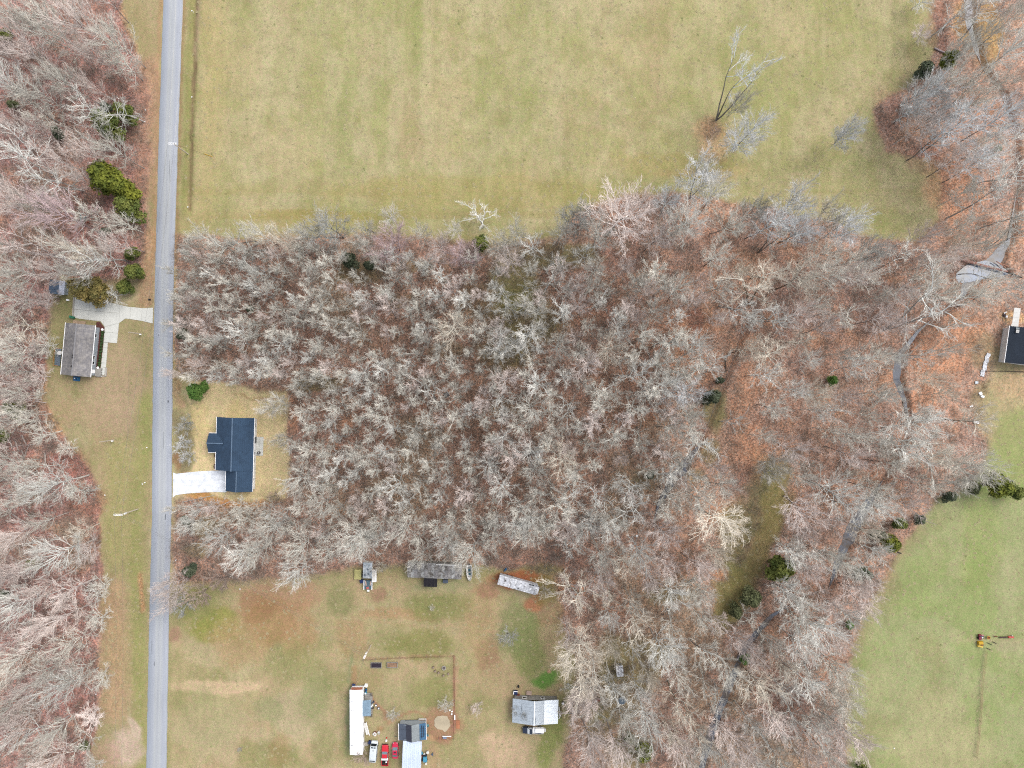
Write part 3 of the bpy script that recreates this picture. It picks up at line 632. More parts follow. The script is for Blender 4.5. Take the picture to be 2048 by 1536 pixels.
M_oldshingle = mat('weathered_grey_shingles', C(146,143,145), .95, var=.16, scale=1.6, var2=C(172,167,163), stripes=(0, .42, .12))
M_blueshingle = mat('slate_blue_shingles', C(68,95,124,.36), .9, var=.13, scale=1.1, stripes=(0, .5, .14))
M_blueshingle2 = mat('slate_blue_shingles_across', C(68,95,124,.36), .9, var=.13, scale=1.1, stripes=(1, .5, .14))
M_siding = mat('pale_blue_siding', C(196,206,214), .7, var=.05, stripes=(2, .25, .15))
M_wsiding = mat('white_siding', C(236,236,236,.7), .6, var=.04, stripes=(2, .25, .12))

# grey-roofed house, west side of the road
X, Y = at(155.6, 699.7, 3.0)
h = thing('house', 'low house with weathered grey shingle roof beside the concrete driveway', 'house', (X, Y), math.radians(-5.4))
walls(h, -3.5, 3.5, -6.45, 6.45, 0, 2.95, M_siding, gable=(0, 4.3))
slope(h, 'roof_slope', (-3.95,-6.9,2.85), (-3.95,6.9,2.85), (-.02,6.9,4.5), (-.02,-6.9,4.5), 1, M_oldshingle, .14)
slope(h, 'roof_slope', (3.95,-6.9,2.85), (3.95,6.9,2.85), (.02,6.9,4.5), (.02,-6.9,4.5), 1, M_oldshingle, .14)
MB().box((0,0,4.53), (.34,13.8,.06)).build('ridge_vent', mat('ridge_cap', C(168,166,168), .9), h)
for y in (-1.6, -2.1, -4.4): MB().box((-.25,y,4.62), (.2,.42,.2)).build('roof_vent', M_dark, h)
for sx in (-4.02, 4.02): MB().box((sx,0,2.84), (.1,13.9,.14)).build('gutter', M_white, h)
windows(h, [((3.5,4.2,1.7),1.0,1.0,'x',1), ((3.5,-1.6,1.7),.9,1.2,'x',1), ((3.5,-3.1,1.7),.8,1.1,'x',1), ((-3.5,3,1.7),1,1,'x',-1), ((0,6.45,1.7),1.2,1,'y',1)], M_glass)
d_ = MB().box((3.53,-5.4,1.05), (.07,.95,2.05)).build('door', M_white, h)
MB().box((3.58,-5.1,1.0), (.05,.05,.12)).build('handle', M_dark, d_)
MB().box((4.45,-5.5,.3), (1.6,2.3,.5)).build('porch', M_oldwood, h)
for k in range(4): MB().box((5.5+.0,-6.5+k*.65,.3), (.06,.06,1.1)).build('porch_post', M_white, h)
dk = MB().box((-2.0,7.2,.35), (3.4,1.3,.12)).build('deck', mat('worn_deck', C(196,168,140), .9, var=.2), h)
# timber terrace and hot tub behind it
def rect_thing(name, label, cat, px, py, h0, rz=-5.4, group=None):
    X, Y = at(px, py, h0); return thing(name, label, cat, (X, Y), math.radians(rz), group)
t = rect_thing('terrace', 'small grey deck with orange timber rail behind the grey-roofed house', 'deck', 116, 714, .4)
for k in range(9): MB().box((0,-2.05+k*.51,.4), (1.5,.47,.06)).build('deck_board', mat('blue_grey_boards', C(120,134,148), .8), t)
MB().box((-.78,0,.95), (.09,4.6,.09)).build('rail', M_orangewood, t); MB().box((-.1,-2.34,.95), (1.4,.09,.09)).build('rail', M_orangewood, t); MB().box((-.1,2.34,.95), (1.4,.09,.09)).build('rail', M_orangewood, t)
for y in (-2.3,-.8,.8,2.3): MB().box((-.78,y,.45), (.08,.08,.9)).build('rail_post', M_orangewood, t)
t = rect_thing('hot_tub', 'round white tub on the small deck behind the grey-roofed house', 'tub', 119.2, 706, .8)
MB().cyl((0,0,.43), .55, .5, 16).build('body', M_white, t); MB().cyl((0,0,.93), .5, .1, 16, .38).build('cover', M_offwhite, t)
t = rect_thing('paddling_pool', 'blue plastic pool lying against the south end of the grey-roofed house', 'pool', 153.5, 757.5, .2)
MB().box((0,0,.15), (1.7,1.1,.3), taper=1.05).build('basin', M_blue, t)
for k in range(3): MB().cyl((-.5+k*.45,.05*(-1)**k,.3), .16, .12, 8).build('toy', [M_white, M_navy, M_lblue][k], t)
for i, (x, y) in enumerate([(140.5,633.5),(144,634.5)]):
    t = rect_thing('wheelie_bin', ['green wheeled bin nearer the wood, by the driveway corner', 'green wheeled bin touching the driveway curb'][i], 'bin', x, y, 1, group='green bins by the driveway')
    MB().box((0,0,.5), (.5,.55,.95), taper=1.1).build('body', M_green, t); MB().box((0,0,1.03), (.62,.66,.08)).build('lid', M_green, t)
    for s_ in (-1, 1): MB().tube([(s_*.25,-.27,.1), (s_*.32,-.27,.1)], .1, 8).build('wheel', M_black, t)
# planted bed
bed = MB().prism(P_([(193,644),(200,644),(209,655.5),(206.5,688),(200.5,736),(191.5,737)]), -.05, .09).build('planting_bed', M_mulch); tag(bed, 'red mulch bed between the grey-roofed house and its path', 'flower bed')

# ------------------------------------------------------------------ evergreen leaf clumps
def leaf_mat(name, c, c2):
    m = bpy.data.materials.new(name); m.use_nodes = True; N, L = m.node_tree.nodes, m.node_tree.links
    b = N['Principled BSDF']; b.inputs['Roughness'].default_value = .8; b.inputs['Specular IOR Level'].default_value = .2
    tc = N.new('ShaderNodeTexCoord'); n = N.new('ShaderNodeTexNoise'); n.inputs['Scale'].default_value = 1.3; n.inputs['Detail'].default_value = 4; L.new(tc.outputs['Object'], n.inputs[0])
    mx = N.new('ShaderNodeMix'); mx.data_type = 'RGBA'; mx.inputs['A'].default_value = c; mx.inputs['B'].default_value = c2
    mr = N.new('ShaderNodeMapRange'); mr.inputs[1].default_value = .38; mr.inputs[2].default_value = .62; L.new(n.outputs[0], mr.inputs[0]); L.new(mr.outputs[0], mx.inputs['Factor'])
    L.new(mx.outputs['Result'], b.inputs['Base Color']); MATS[name] = m; return m
LM = {'cedar': leaf_mat('cedar_leaf', C(104,122,62), C(150,156,78)), 'olive': leaf_mat('olive_leaf', C(166,170,62), C(118,130,54)), 'tan': leaf_mat('bronze_leaf', C(190,166,100), C(140,134,80)),
      'bright': leaf_mat('bright_leaf', C(134,172,84), C(104,146,66)), 'dark': leaf_mat('dark_leaf', C(92,108,84), C(124,132,104)), 'dull': leaf_mat('dull_leaf', C(148,152,108), C(124,132,92)), 'shrub': leaf_mat('shrub_leaf', C(96,124,72), C(72,98,58))}
def foliage_mesh(seed, n, r, hgt, base, size, lumps=7, cone=.5):
    q = random.Random(seed); V, F = [], []
    L_ = []
    for k in range(lumps):
        a = q.uniform(0, 6.28); z = q.uniform(.15, .9); rr = r*(1-cone*z)*q.uniform(.35, .7)
        L_.append((Vector((math.cos(a)*rr, math.sin(a)*rr, base+hgt*z)), r*q.uniform(.32, .5)))
    L_.append((Vector((0, 0, base+hgt*.55)), r*.62)); L_.append((Vector((0, 0, base+hgt*.85)), r*.4))
    for k in range(n):
        c, lr = q.choice(L_)
        while True:
            d = Vector((q.gauss(0, 1), q.gauss(0, 1), q.gauss(0, 1)))
            if d.length > .1: break
        d.normalize(); d.z = abs(d.z) if q.random() < .7 else d.z
        p = c + Vector((d.x*lr, d.y*lr, d.z*lr*hgt/r*.42))*q.uniform(.6, 1.08)
        u = d.cross(Vector((q.gauss(0, 1), q.gauss(0, 1), q.gauss(0, 1)))).normalized(); w = (d+Vector((q.gauss(0, .5), q.gauss(0, .5), q.gauss(0, .5)))).normalized()
        s_ = size*q.uniform(.6, 1.4); v = w.cross(u).normalized()
        n0 = len(V); V += [tuple(p-u*s_*.5), tuple(p+u*s_*.5), tuple(p+v*s_*.9+u*s_*.15), tuple(p-v*s_*.3+w*s_*.5)]; F += [(n0, n0+1, n0+2), (n0, n0+3, n0+1)]
    me = bpy.data.meshes.new('evergreen_crown'); me.from_pydata(V, [], F); return me
EV = [foliage_mesh(100+i, 2600, 1.0, 2.6, .25, .13, 9, .5) for i in range(4)]
for k_, (c1_, c2_) in {}.items(): pass
def evergreen(px, py, rpx, kind, label, name='cedar_tree', cat='tree', hmul=1.0, sy_=1.0, group=None):
    r = rpx*S; hg = r*2.4*hmul; X, Y = at(px, py, hg*.55)
    t = thing(name, label, cat, (X, Y), R.uniform(0, 6.28), group)
    me = R.choice(EV).copy(); me.materials.clear(); me.materials.append(LM[kind])
    c = link_mesh('crown', me, t); c.scale = (r*.98, r*.98*sy_, hg/2.85)
    tr = MB().tube([(0,0,-.1), (0,0,hg*.3), (0,0,hg*.7)], [r*.08+.04, r*.06+.02, .02], 6).build('trunk', M_bark, t); tr.color = C(120,100,84)
    return t
for i in range(13):
    y = 664+i*5.6; X, Y = at(205.5-i*.62, y, .5)
    s_ = evergreen(205.3-i*.62, y, 3.6, 'shrub', ['first','second','third','fourth','fifth','sixth','seventh','eighth','ninth','tenth','eleventh','twelfth','last'][i]+' green shrub of the mulch bed row, counted from the driveway', 'shrub', 'shrub', .8, group='shrubs in the mulch bed')
for i, (x, y) in enumerate([(205,659.3),(196,735.6)]):
    t = rect_thing('garden_lamp', ['round white lamp at the driveway end of the shrub row', 'round white lamp at the porch end of the shrub row'][i], 'lamp', x, y, .6, group='lamps of the mulch bed')
    MB().cyl((0,0,0), .06, .5).build('post', M_dark, t)
    q = MB(); q.tube([(0,0,.48),(0,0,.55),(0,0,.7),(0,0,.85),(0,0,.92)], [.1,.26,.34,.26,.06], 10); q.build('globe', M_white, t)

# garden shed
X, Y = at(112, 574.5, 2.4)
h = thing('garden_shed', 'small shed with slate-blue roof and east slope toned pale as lit at the wood edge', 'shed', (X, Y), math.radians(-5))
walls(h, -1.8, 1.8, -1.6, 1.6, 0, 2.2, M_siding, .1, gable=(0,3.0))
Mshed = mat('shed_roof_slate', C(96,116,140), .8, stripes=(1,.6,.12)); Mshedl = mat('shed_roof_lit', C(190,196,210,.6), .7)  # pale eastern sheets: light from the east is put into their colour
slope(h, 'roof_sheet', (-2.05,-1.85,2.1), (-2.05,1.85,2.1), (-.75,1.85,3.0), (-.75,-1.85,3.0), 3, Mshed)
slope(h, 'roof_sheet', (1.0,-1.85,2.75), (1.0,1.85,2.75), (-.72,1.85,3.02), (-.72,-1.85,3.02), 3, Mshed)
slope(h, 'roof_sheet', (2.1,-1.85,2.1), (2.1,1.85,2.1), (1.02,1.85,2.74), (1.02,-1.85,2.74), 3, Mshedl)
MB().box((-.1,1.9,2.5), (.3,.25,.9)).build('flue', M_offwhite, h); MB().box((0,-1.63,1), (.9,.06,1.9)).build('door', M_offwhite, h)
t = rect_thing('ramp', 'tan timber ramp in front of the slate-blue shed', 'ramp', 115, 599, .2)
for k in range(4): MB().box((0,-.45+k*.3,.22), (1.3,.28,.05)).build('board', M_wood, t)
t = rect_thing('storage_box', 'small white box on the lawn beside the slate-blue shed', 'box', 135.3, 600, .3); MB().box((0,0,.2), (.6,.42,.4)).build('body', M_white, t); MB().box((0,0,.43), (.64,.46,.05)).build('lid', M_white, t)
t = rect_thing('water_meter_box', 'dark meter box in the verge above the driveway mouth', 'box', 298.5, 599, .2); MB().box((0,0,.1), (.7,.4,.2)).build('body', M_dark, t); MB().box((0,0,.22), (.6,.3,.04)).build('lid', M_black, t)

# slate-roofed new house
X, Y = at(470, 888, 3.0)
h = thing('new_house', 'new house with slate-blue shingle roof and front gable on straw-covered lot', 'house', (X, Y), math.radians(-1.6))
e = 3.0
# main block, metres about its roof centre: +x east
walls(h, -4.65, 4.55, -6.75, 6.65, 0, e, M_wsiding, gable=(0, 5.0))
slope(h, 'roof_slope', (-5.05,-7.05,e-.08), (-5.05,7.05,e-.08), (-.01,7.05,5.15), (-.01,-7.05,5.15), 1, M_blueshingle, .16)
slope(h, 'roof_slope', (4.95,-7.05,e-.08), (4.95,7.05,e-.08), (.01,7.05,5.15), (.01,-7.05,5.15), 1, M_blueshingle, .16)
MB().box((0,0,5.18), (.26,14.1,.06)).build('ridge_cap', mat('ridge_shingle', C(122,146,172), .9), h)
# garage wing
walls(h, -1.85, 4.548, -12.2, -6.78, 0, e, M_wsiding, gable=(1.25, 4.4), sides='wes')
slope(h, 'roof_slope', (-2.25,-12.6,e-.1), (-2.25,-7.07,e-.1), (1.2,-7.07,4.55), (1.2,-12.6,4.55), 1, M_blueshingle, .16)
slope(h, 'roof_slope', (4.94,-12.6,e-.1), (4.94,-7.07,e-.1), (1.22,-7.07,4.55), (1.22,-12.6,4.55), 1, M_blueshingle, .16)
MB().box((1.21,-9.85,4.58), (.24,5.5,.06)).build('ridge_cap', MATS['ridge_shingle'], h)
# front gable
mbx = MB(); yc = .15
slope(h, 'roof_slope', (-7.1,yc-2.55,e-.12), (-4.6,yc-2.55,e-.12), (-2.6,yc,4.2), (-7.1,yc,4.2), 1, M_blueshingle2, .16)
slope(h, 'roof_slope', (-7.1,yc+2.55,e-.12), (-4.6,yc+2.55,e-.12), (-2.6,yc+.01,4.2), (-7.1,yc+.01,4.2), 1, M_blueshingle2, .16)
MB().box((-4.9,yc,4.23), (4.4,.22,.05)).build('ridge_cap', MATS['ridge_shingle'], h)
mb = MB(); mb.v = [(-6.8,yc-2.2,0),(-6.8,yc+2.2,0),(-6.8,yc+2.2,2.9),(-6.8,yc,3.95),(-6.8,yc-2.2,2.9),(-6.65,yc-2.2,0),(-6.65,yc+2.2,0),(-6.65,yc+2.2,2.9),(-6.65,yc,3.95),(-6.65,yc-2.2,2.9)]
mb.f = [(4,3,2,1,0),(5,6,7,8,9)]+[(i,(i+1)%5,5+(i+1)%5,5+i) for i in range(5)]; mb.build('wall', mat('brick_red', C(150,86,70), .9, var=.2, scale=8), h)
for s_ in (-1,1): MB().box((-5.7,yc+s_*2.12,1.45), (1.9,.15,2.9)).build('wall', M_wsiding, h)
for (x, y, dx, dy) in [(-5.1,-4.6,.1,4.9),(-5.1,4.9,.1,4.4),(5.02,.0,.12,14.1),(5.02,-9.8,.12,5.5),(-2.3,-9.8,.1,5.4)]: MB().box((x,y,e-.12), (dx,dy,.16)).build('gutter', M_white, h)
for s_ in (-1,1): MB().box((-5.9,yc+s_*2.62,e-.16), (2.4,.09,.16)).build('gutter', M_white, h)
windows(h, [((4.55,5,1.6),1.2,1.2,'x',1), ((4.55,-2.5,1.6),.9,1.0,'x',1), ((4.55,-9.5,1.6),1,1,'x',1), ((4.55,-4.5,1.6),1.2,1.2,'x',1), ((0,6.65,1.6),1.1,1.2,'y',1), ((-4.65,4.6,1.6),1.4,1.3,'x',-1), ((-6.8,yc,1.5),1.6,1.4,'x',-1)])
MB().box((4.6,1.0,1.05), (.06,1.7,2.05)).build('door', M_glass, h); MB().box((-1.9,-9.6,1.15), (.08,4.4,2.2)).build('garage_door', M_white, h)
MB().box((-4.7,-3.6,1.05), (.08,1,2.05)).build('door', M_rust, h)
t = rect_thing('patio', 'pale concrete patio behind the slate-roofed house', 'patio', 519.6, 892.4, .05, -1.6)
for i in range(2):
    for j in range(3): MB().box((-.48+i*.96,-1.7+j*1.7+.0,.04), (.93,1.66,.12)).build('slab', M_concrete, t)
t = rect_thing('air_conditioner', 'round grey air conditioner on the patio of the slate-roofed house', 'air conditioner', 516.8, 905.6, .8, -1.6)
MB().cyl((0,0,.1), .38, .7, 16).build('casing', M_oldwood, t); q = MB().cyl((0,0,.8), .33, .04, 14).build('grille', M_dark, t); MB().cyl((0,0,.85), .12, .03, 8).build('fan_hub', M_white, q)
for i, (x, y, rx, ry) in enumerate([(432,911,3.4,4.5),(431.5,933,4.4,6)]):
    X, Y = at(x, y); pts = [(X+rx*S*math.cos(a)*(1 if math.cos(a) < 0 else .6), Y+ry*S*math.sin(a)) for a in [k*math.pi/7 for k in range(14)]]
    tag(MB().prism(pts, -.05, .1).build('mulch_bed', M_mulch), ['small red mulch bed below the front gable of the slate-roofed house', 'red mulch bed at the inner corner by the gravel drive'][i], 'flower bed', 'mulch beds of the slate-roofed house')

# white mobile home
X, Y = at(712, 1445, 3.2)
h = thing('mobile_home', 'long white mobile home beside the parked van', 'mobile home', (X, Y), math.radians(0.2))
Lh = 8.55
walls(h, -1.6, 1.6, -Lh, Lh, .5, 3.05, M_wsiding, .1, sides='wes')
MB().box((0,Lh-.03,.95), (3.0,.1,.9)).build('wall', M_white, h)
for k, (a, b_) in enumerate([(-1.5,-.45),(-.4,1.5)]): MB().box(((a+b_)/2,Lh-.02,2.22), (b_-a,.12,1.6)).build('end_panel', mat('salmon_panel', C(232,150,120), .7, var=.05), h)
MB().box((0,0,.24), (3.0,2*Lh-.3,.5)).build('skirting', M_oldwood, h)
nsh = 14
for s_ in (-1,1): slope(h, 'roof_sheet', (s_*1.68,-Lh-.08,3.06), (s_*1.68,Lh+.08,3.06), (s_*.005,Lh+.08,3.32), (s_*.005,-Lh-.08,3.32), nsh, M_wroof, .07, gap=.012, jit=.012)
for (x, y, a, b_) in [(-.9,3.1,.9,.18),(-.2,-4.7,.9,.05),(-1.0,5.6,.8,.05),(-.9,-6.1,1,.06),(.6,-7.2,.5,.08),(.5,-7.7,.3,.1),(-.4,-2.6,.35,.1),(.3,1.2,.6,.06)]:
    MB().box((x,y,3.24+.0,), (a,b_,.14)).build('seam_stain', mat('grey_sealant', C(196,198,200), .9), h)
windows(h, [((1.6,6.6,2.0),1.3,.9,'x',1), ((1.6,-1.0,2.0),1.0,.8,'x',1), ((1.6,-3.9,2.0),1.4,.9,'x',1), ((1.6,-6.3,2.0),.9,.8,'x',1), ((-1.6,3,2.0),1.2,.9,'x',-1), ((-1.6,-4,2.0),1.2,.9,'x',-1)])
MB().box((1.63,1.6,1.6), (.06,.9,2)).build('door', M_oldwood, h)
X, Y = at(732.8, 1416, 2.6)
t = thing('porch', 'porch with pale blue metal roof on the side of the white mobile home', 'porch', (X, Y))
slope(t, 'roof_sheet', (1.15,-2.1,2.45), (1.15,2.1,2.45), (-1.1,2.1,2.9), (-1.1,-2.1,2.9), 5, mat('pale_blue_metal', C(168,198,220), .5, .2), .04, .22)
for k in range(12): MB().box((.15,-3.0+k*.53,.5), (2.1,.49,.06)).build('deck_board', M_oldwood, t)
for y in (-2.9,-1,1,3): MB().box((1.05,y,1.0), (.1,.1,2.6 if abs(y) < 2 else 1.6)).build('post', M_oldwood, t)
for k in range(14): MB().box((1.05+R.uniform(-.1,.1),-3.1+k*.1 if k < 7 else 2.6+(k-7)*.1,1.0+R.uniform(0,.3)), (.5,.1,.08), R.uniform(-.5,.5)).build('rail_board', M_wood if k % 2 else M_dark, t)

# shed house with lean-tos
X, Y = at(824.5, 1464, 2.6)
h = thing('cabin', 'small cabin with grey roof toned shaded west, lit east, and blue lean-to, beside the cars', 'cabin', (X, Y), math.radians(1.2))
walls(h, -3.4, 3.4, -2.0, 2.0, 0, 2.3, M_siding, .1, gable=(0,3.5))
D1, D2, D3, D4 = mat('roof_slate_grey', C(96,106,122), .8), mat('roof_charcoal_shaded', C(72,74,88), .8), mat('roof_pale_grey_lit', C(164,172,174), .8), mat('roof_lean_blue', C(74,122,160), .6)  # gable's charcoal west and pale east slopes have shade and light painted in
slope(h, 'roof_sheet', (-3.6,-2.2,2.35), (-3.6,2.2,2.35), (-1.62,2.2,2.85), (-1.62,-2.2,2.85), 3, D1)
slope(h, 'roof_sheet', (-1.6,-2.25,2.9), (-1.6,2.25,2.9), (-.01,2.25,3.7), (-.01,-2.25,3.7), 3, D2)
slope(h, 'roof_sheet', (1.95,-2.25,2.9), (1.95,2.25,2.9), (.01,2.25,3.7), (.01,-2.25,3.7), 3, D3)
slope(h, 'roof_sheet', (3.65,-2.2,2.4), (3.65,2.2,2.4), (1.97,2.2,2.85), (1.97,-2.2,2.85), 3, D4)
for k in range(2): MB().box((2.55+k*.5,.1,2.82-k*.14), (.12,3.4-k*.6,.05)).build('roof_batten', D2, h)
for k in range(4): MB().box((2.6,-1.2+k*.75,2.83), (.7,.1,.05)).build('roof_batten', D2, h)
for x in (-3.68,3.72): MB().box((x,0,2.4), (.09,4.5,.12)).build('fascia', M_white, h)
t = rect_thing('cabin_deck', 'dark deck with pots along the north wall of the cabin', 'deck', 824, 1443.5, .3, 1)
for k in range(7): MB().box((-1.6+k*.52,0,.3), (.49,1.0,.06)).build('board', M_dark, t)
for k in range(5): MB().cyl((-1.5+k*.7,.1*(-1)**k,.34), .14, .3, 8, .18).build('flower_pot', [M_oldwood, M_rust, M_white, M_dark, M_blue][k], t)
t = rect_thing('open_crate', 'white-framed box of tan boards on the corner of the cabin deck', 'box', 845, 1442.5, .6, 1)
for k in range(5): MB().box((-.7+k*.35,0,.55), (.32,1.05,.05)).build('board', mat('tan_board', C(176,150,128), .9), t)
for (x, y, dx, dy) in [(0,.6,2,.09),(0,-.6,2,.09),(-.95,0,.09,1.1),(.95,0,.09,1.1)]: MB().box((x,y,.5), (dx,dy,.6)).build('frame', M_offwhite, t)

# carport
X, Y = at(823.6, 1513, 3.0)
h = thing('carport', 'carport with ribbed white metal roof below the small cabin', 'carport', (X, Y), math.radians(-2.2))
MW1 = mat('white_ribbed_metal', C(214,226,244,.62), .5, .1, var=.04)
slope(h, 'roof_sheet', (-2.5,3.95,2.75), (2.5,3.95,2.75), (2.5,.0,3.1), (-2.5,.0,3.1), 5, MW1, .04, .5, jit=.01)
slope(h, 'roof_sheet', (-2.5,-3.95,2.75), (2.5,-3.95,2.75), (2.5,.0,3.1), (-2.5,.0,3.1), 5, MW1, .04, .5, jit=.01)
for x in (-2.3,2.3):
    for y in (-3.6,-1.2,1.2,3.6): MB().box((x,y,1.38), (.1,.1,2.8)).build('post', M_offwhite, h)

# metal-roofed house
X, Y = at(1070.5, 1422.8, 2.8)
h = thing('metal_roof_house', 'house with pale corrugated metal roof beside the flatbed truck', 'house', (X, Y), math.radians(-1.5))
walls(h, -5.6, 5.8, -3.0, 3.0, 0, 2.5, M_oldwood, .12)
G1, G2, G3 = mat('galvanised_dull', C(198,208,216,.6), .5, .3, var=.08), mat('galvanised_grey', C(208,216,222,.62), .5, .3, var=.05), mat('galvanised_lit', C(240,246,250,.8), .45, .2, var=.03)  # brighter eastern sheets carry the light on that side in their colour
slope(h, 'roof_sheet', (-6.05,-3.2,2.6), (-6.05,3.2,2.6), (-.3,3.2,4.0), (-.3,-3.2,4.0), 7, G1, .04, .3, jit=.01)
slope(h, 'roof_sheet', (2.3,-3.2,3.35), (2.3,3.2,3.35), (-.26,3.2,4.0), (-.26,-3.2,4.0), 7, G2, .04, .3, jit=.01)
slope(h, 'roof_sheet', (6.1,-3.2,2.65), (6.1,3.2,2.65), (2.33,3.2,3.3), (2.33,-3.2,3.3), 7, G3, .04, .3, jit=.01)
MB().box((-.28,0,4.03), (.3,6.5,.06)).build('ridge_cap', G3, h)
for k in (-1,1): MB().box((-.28+k*.28,-1.9,3.98), (.14,1.7,.05)).build('ridge_patch', mat('soot', C(110,122,132), .8), h)
MB().box((-3.6,1.2,3.3), (.05,2.0,.05)).build('flue_stay', M_dark, h)
windows(h, [((5.8,1,1.5),1,1,'x',1), ((-3,3.0,1.5),1,1,'y',1), ((2,3.0,1.5),1,1,'y',1)])
MB().box((.6,3.04,1), (.9,.07,2)).build('door', M_oldwood, h)

# weathered barn, black lean-to
X, Y = at(869, 1142, 2.8)
h = thing('barn', 'long low barn with weathered grey sheet roof under the bare branches', 'barn', (X, Y), math.radians(-2.2))
walls(h, -7.1, 7.1, -1.85, 1.85, 0, 2.3, M_oldwood, .12)
W = [mat('barn_sheet_a', C(168,164,160,.58), .8, .1, var=.2, scale=1.4, var2=C(120,114,108)), mat('barn_sheet_b', C(190,190,188,.58), .8, .1, var=.2, scale=1.4, var2=C(132,124,116)), mat('barn_sheet_c', C(158,152,150,.58), .8, .1, var=.2, var2=C(170,170,170))]
slope(h, 'roof_sheet', (-7.25,-2.1,2.3), (7.25,-2.1,2.3), (7.25,.3,3.0), (-7.25,.3,3.0), 16, None, .04, .3, jit=.03, var=W)
slope(h, 'roof_sheet', (-7.25,2.0,2.45), (7.25,2.0,2.45), (7.25,.32,3.0), (-7.25,.32,3.0), 16, None, .04, .3, jit=.03, var=W[::-1])
MB().box((3,1.7,2.72), (5.5,.25,.08)).build('ridge_board', M_offwhite, h)
X, Y = at(860.8, 1165, 2.0)
t = thing('lean_to', 'black tin lean-to in front of the weathered barn', 'shed', (X, Y), math.radians(-2))
slope(t, 'roof_sheet', (-1.8,-1.2,1.9), (1.8,-1.2,1.9), (1.8,1.2,2.2), (-1.8,1.2,2.2), 5, mat('black_tin', C(40,36,44), .7), .04, .3)
for x in (-1.6,1.6):
    for y in (-1,1): MB().box((x,y,.95), (.1,.1,1.9)).build('post', M_oldwood, t)
t = rect_thing('chest', 'grey chest standing against the weathered barn', 'chest', 891, 1162.5, .6, -2); MB().box((0,0,.4), (1.3,.9,.8)).build('body', M_oldwood, t); MB().box((0,0,.84), (1.36,.96,.07)).build('lid', MATS['roof_slate_grey'], t)

# ribbed silver trailer
X, Y = at(1035.5, 1170, 3.0)
h = thing('box_trailer', 'old silver box trailer with ribbed roof lying askew at the wood edge', 'trailer', (X, Y), math.radians(-15.5))
SV = [mat('trailer_sheet_a', C(222,224,228,.72), .6, .0, var=.12, scale=2, var2=C(168,166,170)), mat('trailer_sheet_b', C(206,208,214,.7), .6, .0, var=.14, scale=2, var2=C(226,228,232))]
walls(h, -5.2, 5.2, -1.25, 1.25, .7, 2.85, SV[1], .08)
slope(h, 'roof_sheet', (-5.3,-1.33,2.88), (5.3,-1.33,2.88), (5.3,0,3.0), (-5.3,0,3.0), 15, None, .05, .35, jit=.02, var=SV)
slope(h, 'roof_sheet', (-5.3,1.33,2.88), (5.3,1.33,2.88), (5.3,.005,3.0), (-5.3,.005,3.0), 15, None, .05, .35, jit=.02, var=SV)
MB().box((5.5,-.1,2.4), (.5,2.0,.9)).build('nose', SV[0], h); MB().box((3.6,1.0,3.03), (1.4,.2,.06)).build('tar_strip', M_dark, h)
for x in (-3,-2): 
    for y in (-1.1,1.1): MB().tube([(x,y-.12,.4),(x,y+.12,.4)], .4, 12).build('wheel', M_black, h)
MB().box((0,0,.62), (10.2,2.2,.14)).build('chassis', M_rust, h)
for x,y in ((-3.4,.2),(.4,-.9)): MB().box((x,y,3.02), (.3,.3,.1)).build('roof_vent', M_dark, h)
X, Y = at(1011, 1139.5, .4); t = thing('plastic_drum', 'blue plastic drum lying behind the silver trailer', 'drum', (X, Y), .9)
MB().tube([(-.5,0,.25),(-.3,0,.28),(.3,0,.28),(.5,0,.25)], [.24,.28,.28,.24], 12).build('body', M_blue, t); MB().tube([(.5,.1,.3),(.56,.1,.3)], .06, 6).build('cap', M_white, t)

# boat
def boat():
    X, Y = at(938.8, 1145, .8)
    t = thing('boat', 'white and green open boat parked between barn and silver trailer', 'boat', (X, Y), math.radians(2))
    q = MB(); st = [(2.0,.72,.2),(1.2,.8,.12),(.2,.82,.1),(-.9,.72,.12),(-1.8,.42,.25),(-2.35,.05,.55)]
    rows = []
    for (y, w, k) in st:
        rows.append([(-w,y,.95),(-w*.82,y,.45),(0,y,k+.1),(w*.82,y,.45),(w,y,.95),(w*.86,y,.95),(w*.68,y,.5),(0,y,k+.22),(-w*.68,y,.5),(-w*.86,y,.95)])
    n = 10
    for r_ in rows: q.v += r_
    for i in range(len(rows)-1):
        for k in range(n): q.f.append((i*n+k, i*n+(k+1)%n, (i+1)*n+(k+1)%n, (i+1)*n+k))
    q.f.append(tuple(range(n-1,-1,-1))); q.build('hull', M_offwhite, t)
    for y in (-1.1,.1,1.2): MB().box((0,y,.72), (1.15 if y > -1 else .9,.28,.05)).build('bench', M_oldwood, t)
    MB().box((.0,1.95,.9), (1.4,.1,.3)).build('transom', M_offwhite, t); MB().box((0,.3,.42), (.9,2.4,.05)).build('floor', mat('teal_floor', C(52,92,104), .7), t)
    MB().box((0,2.25,.95), (.32,.4,.6)).build('outboard_motor', M_dark, t)
boat()

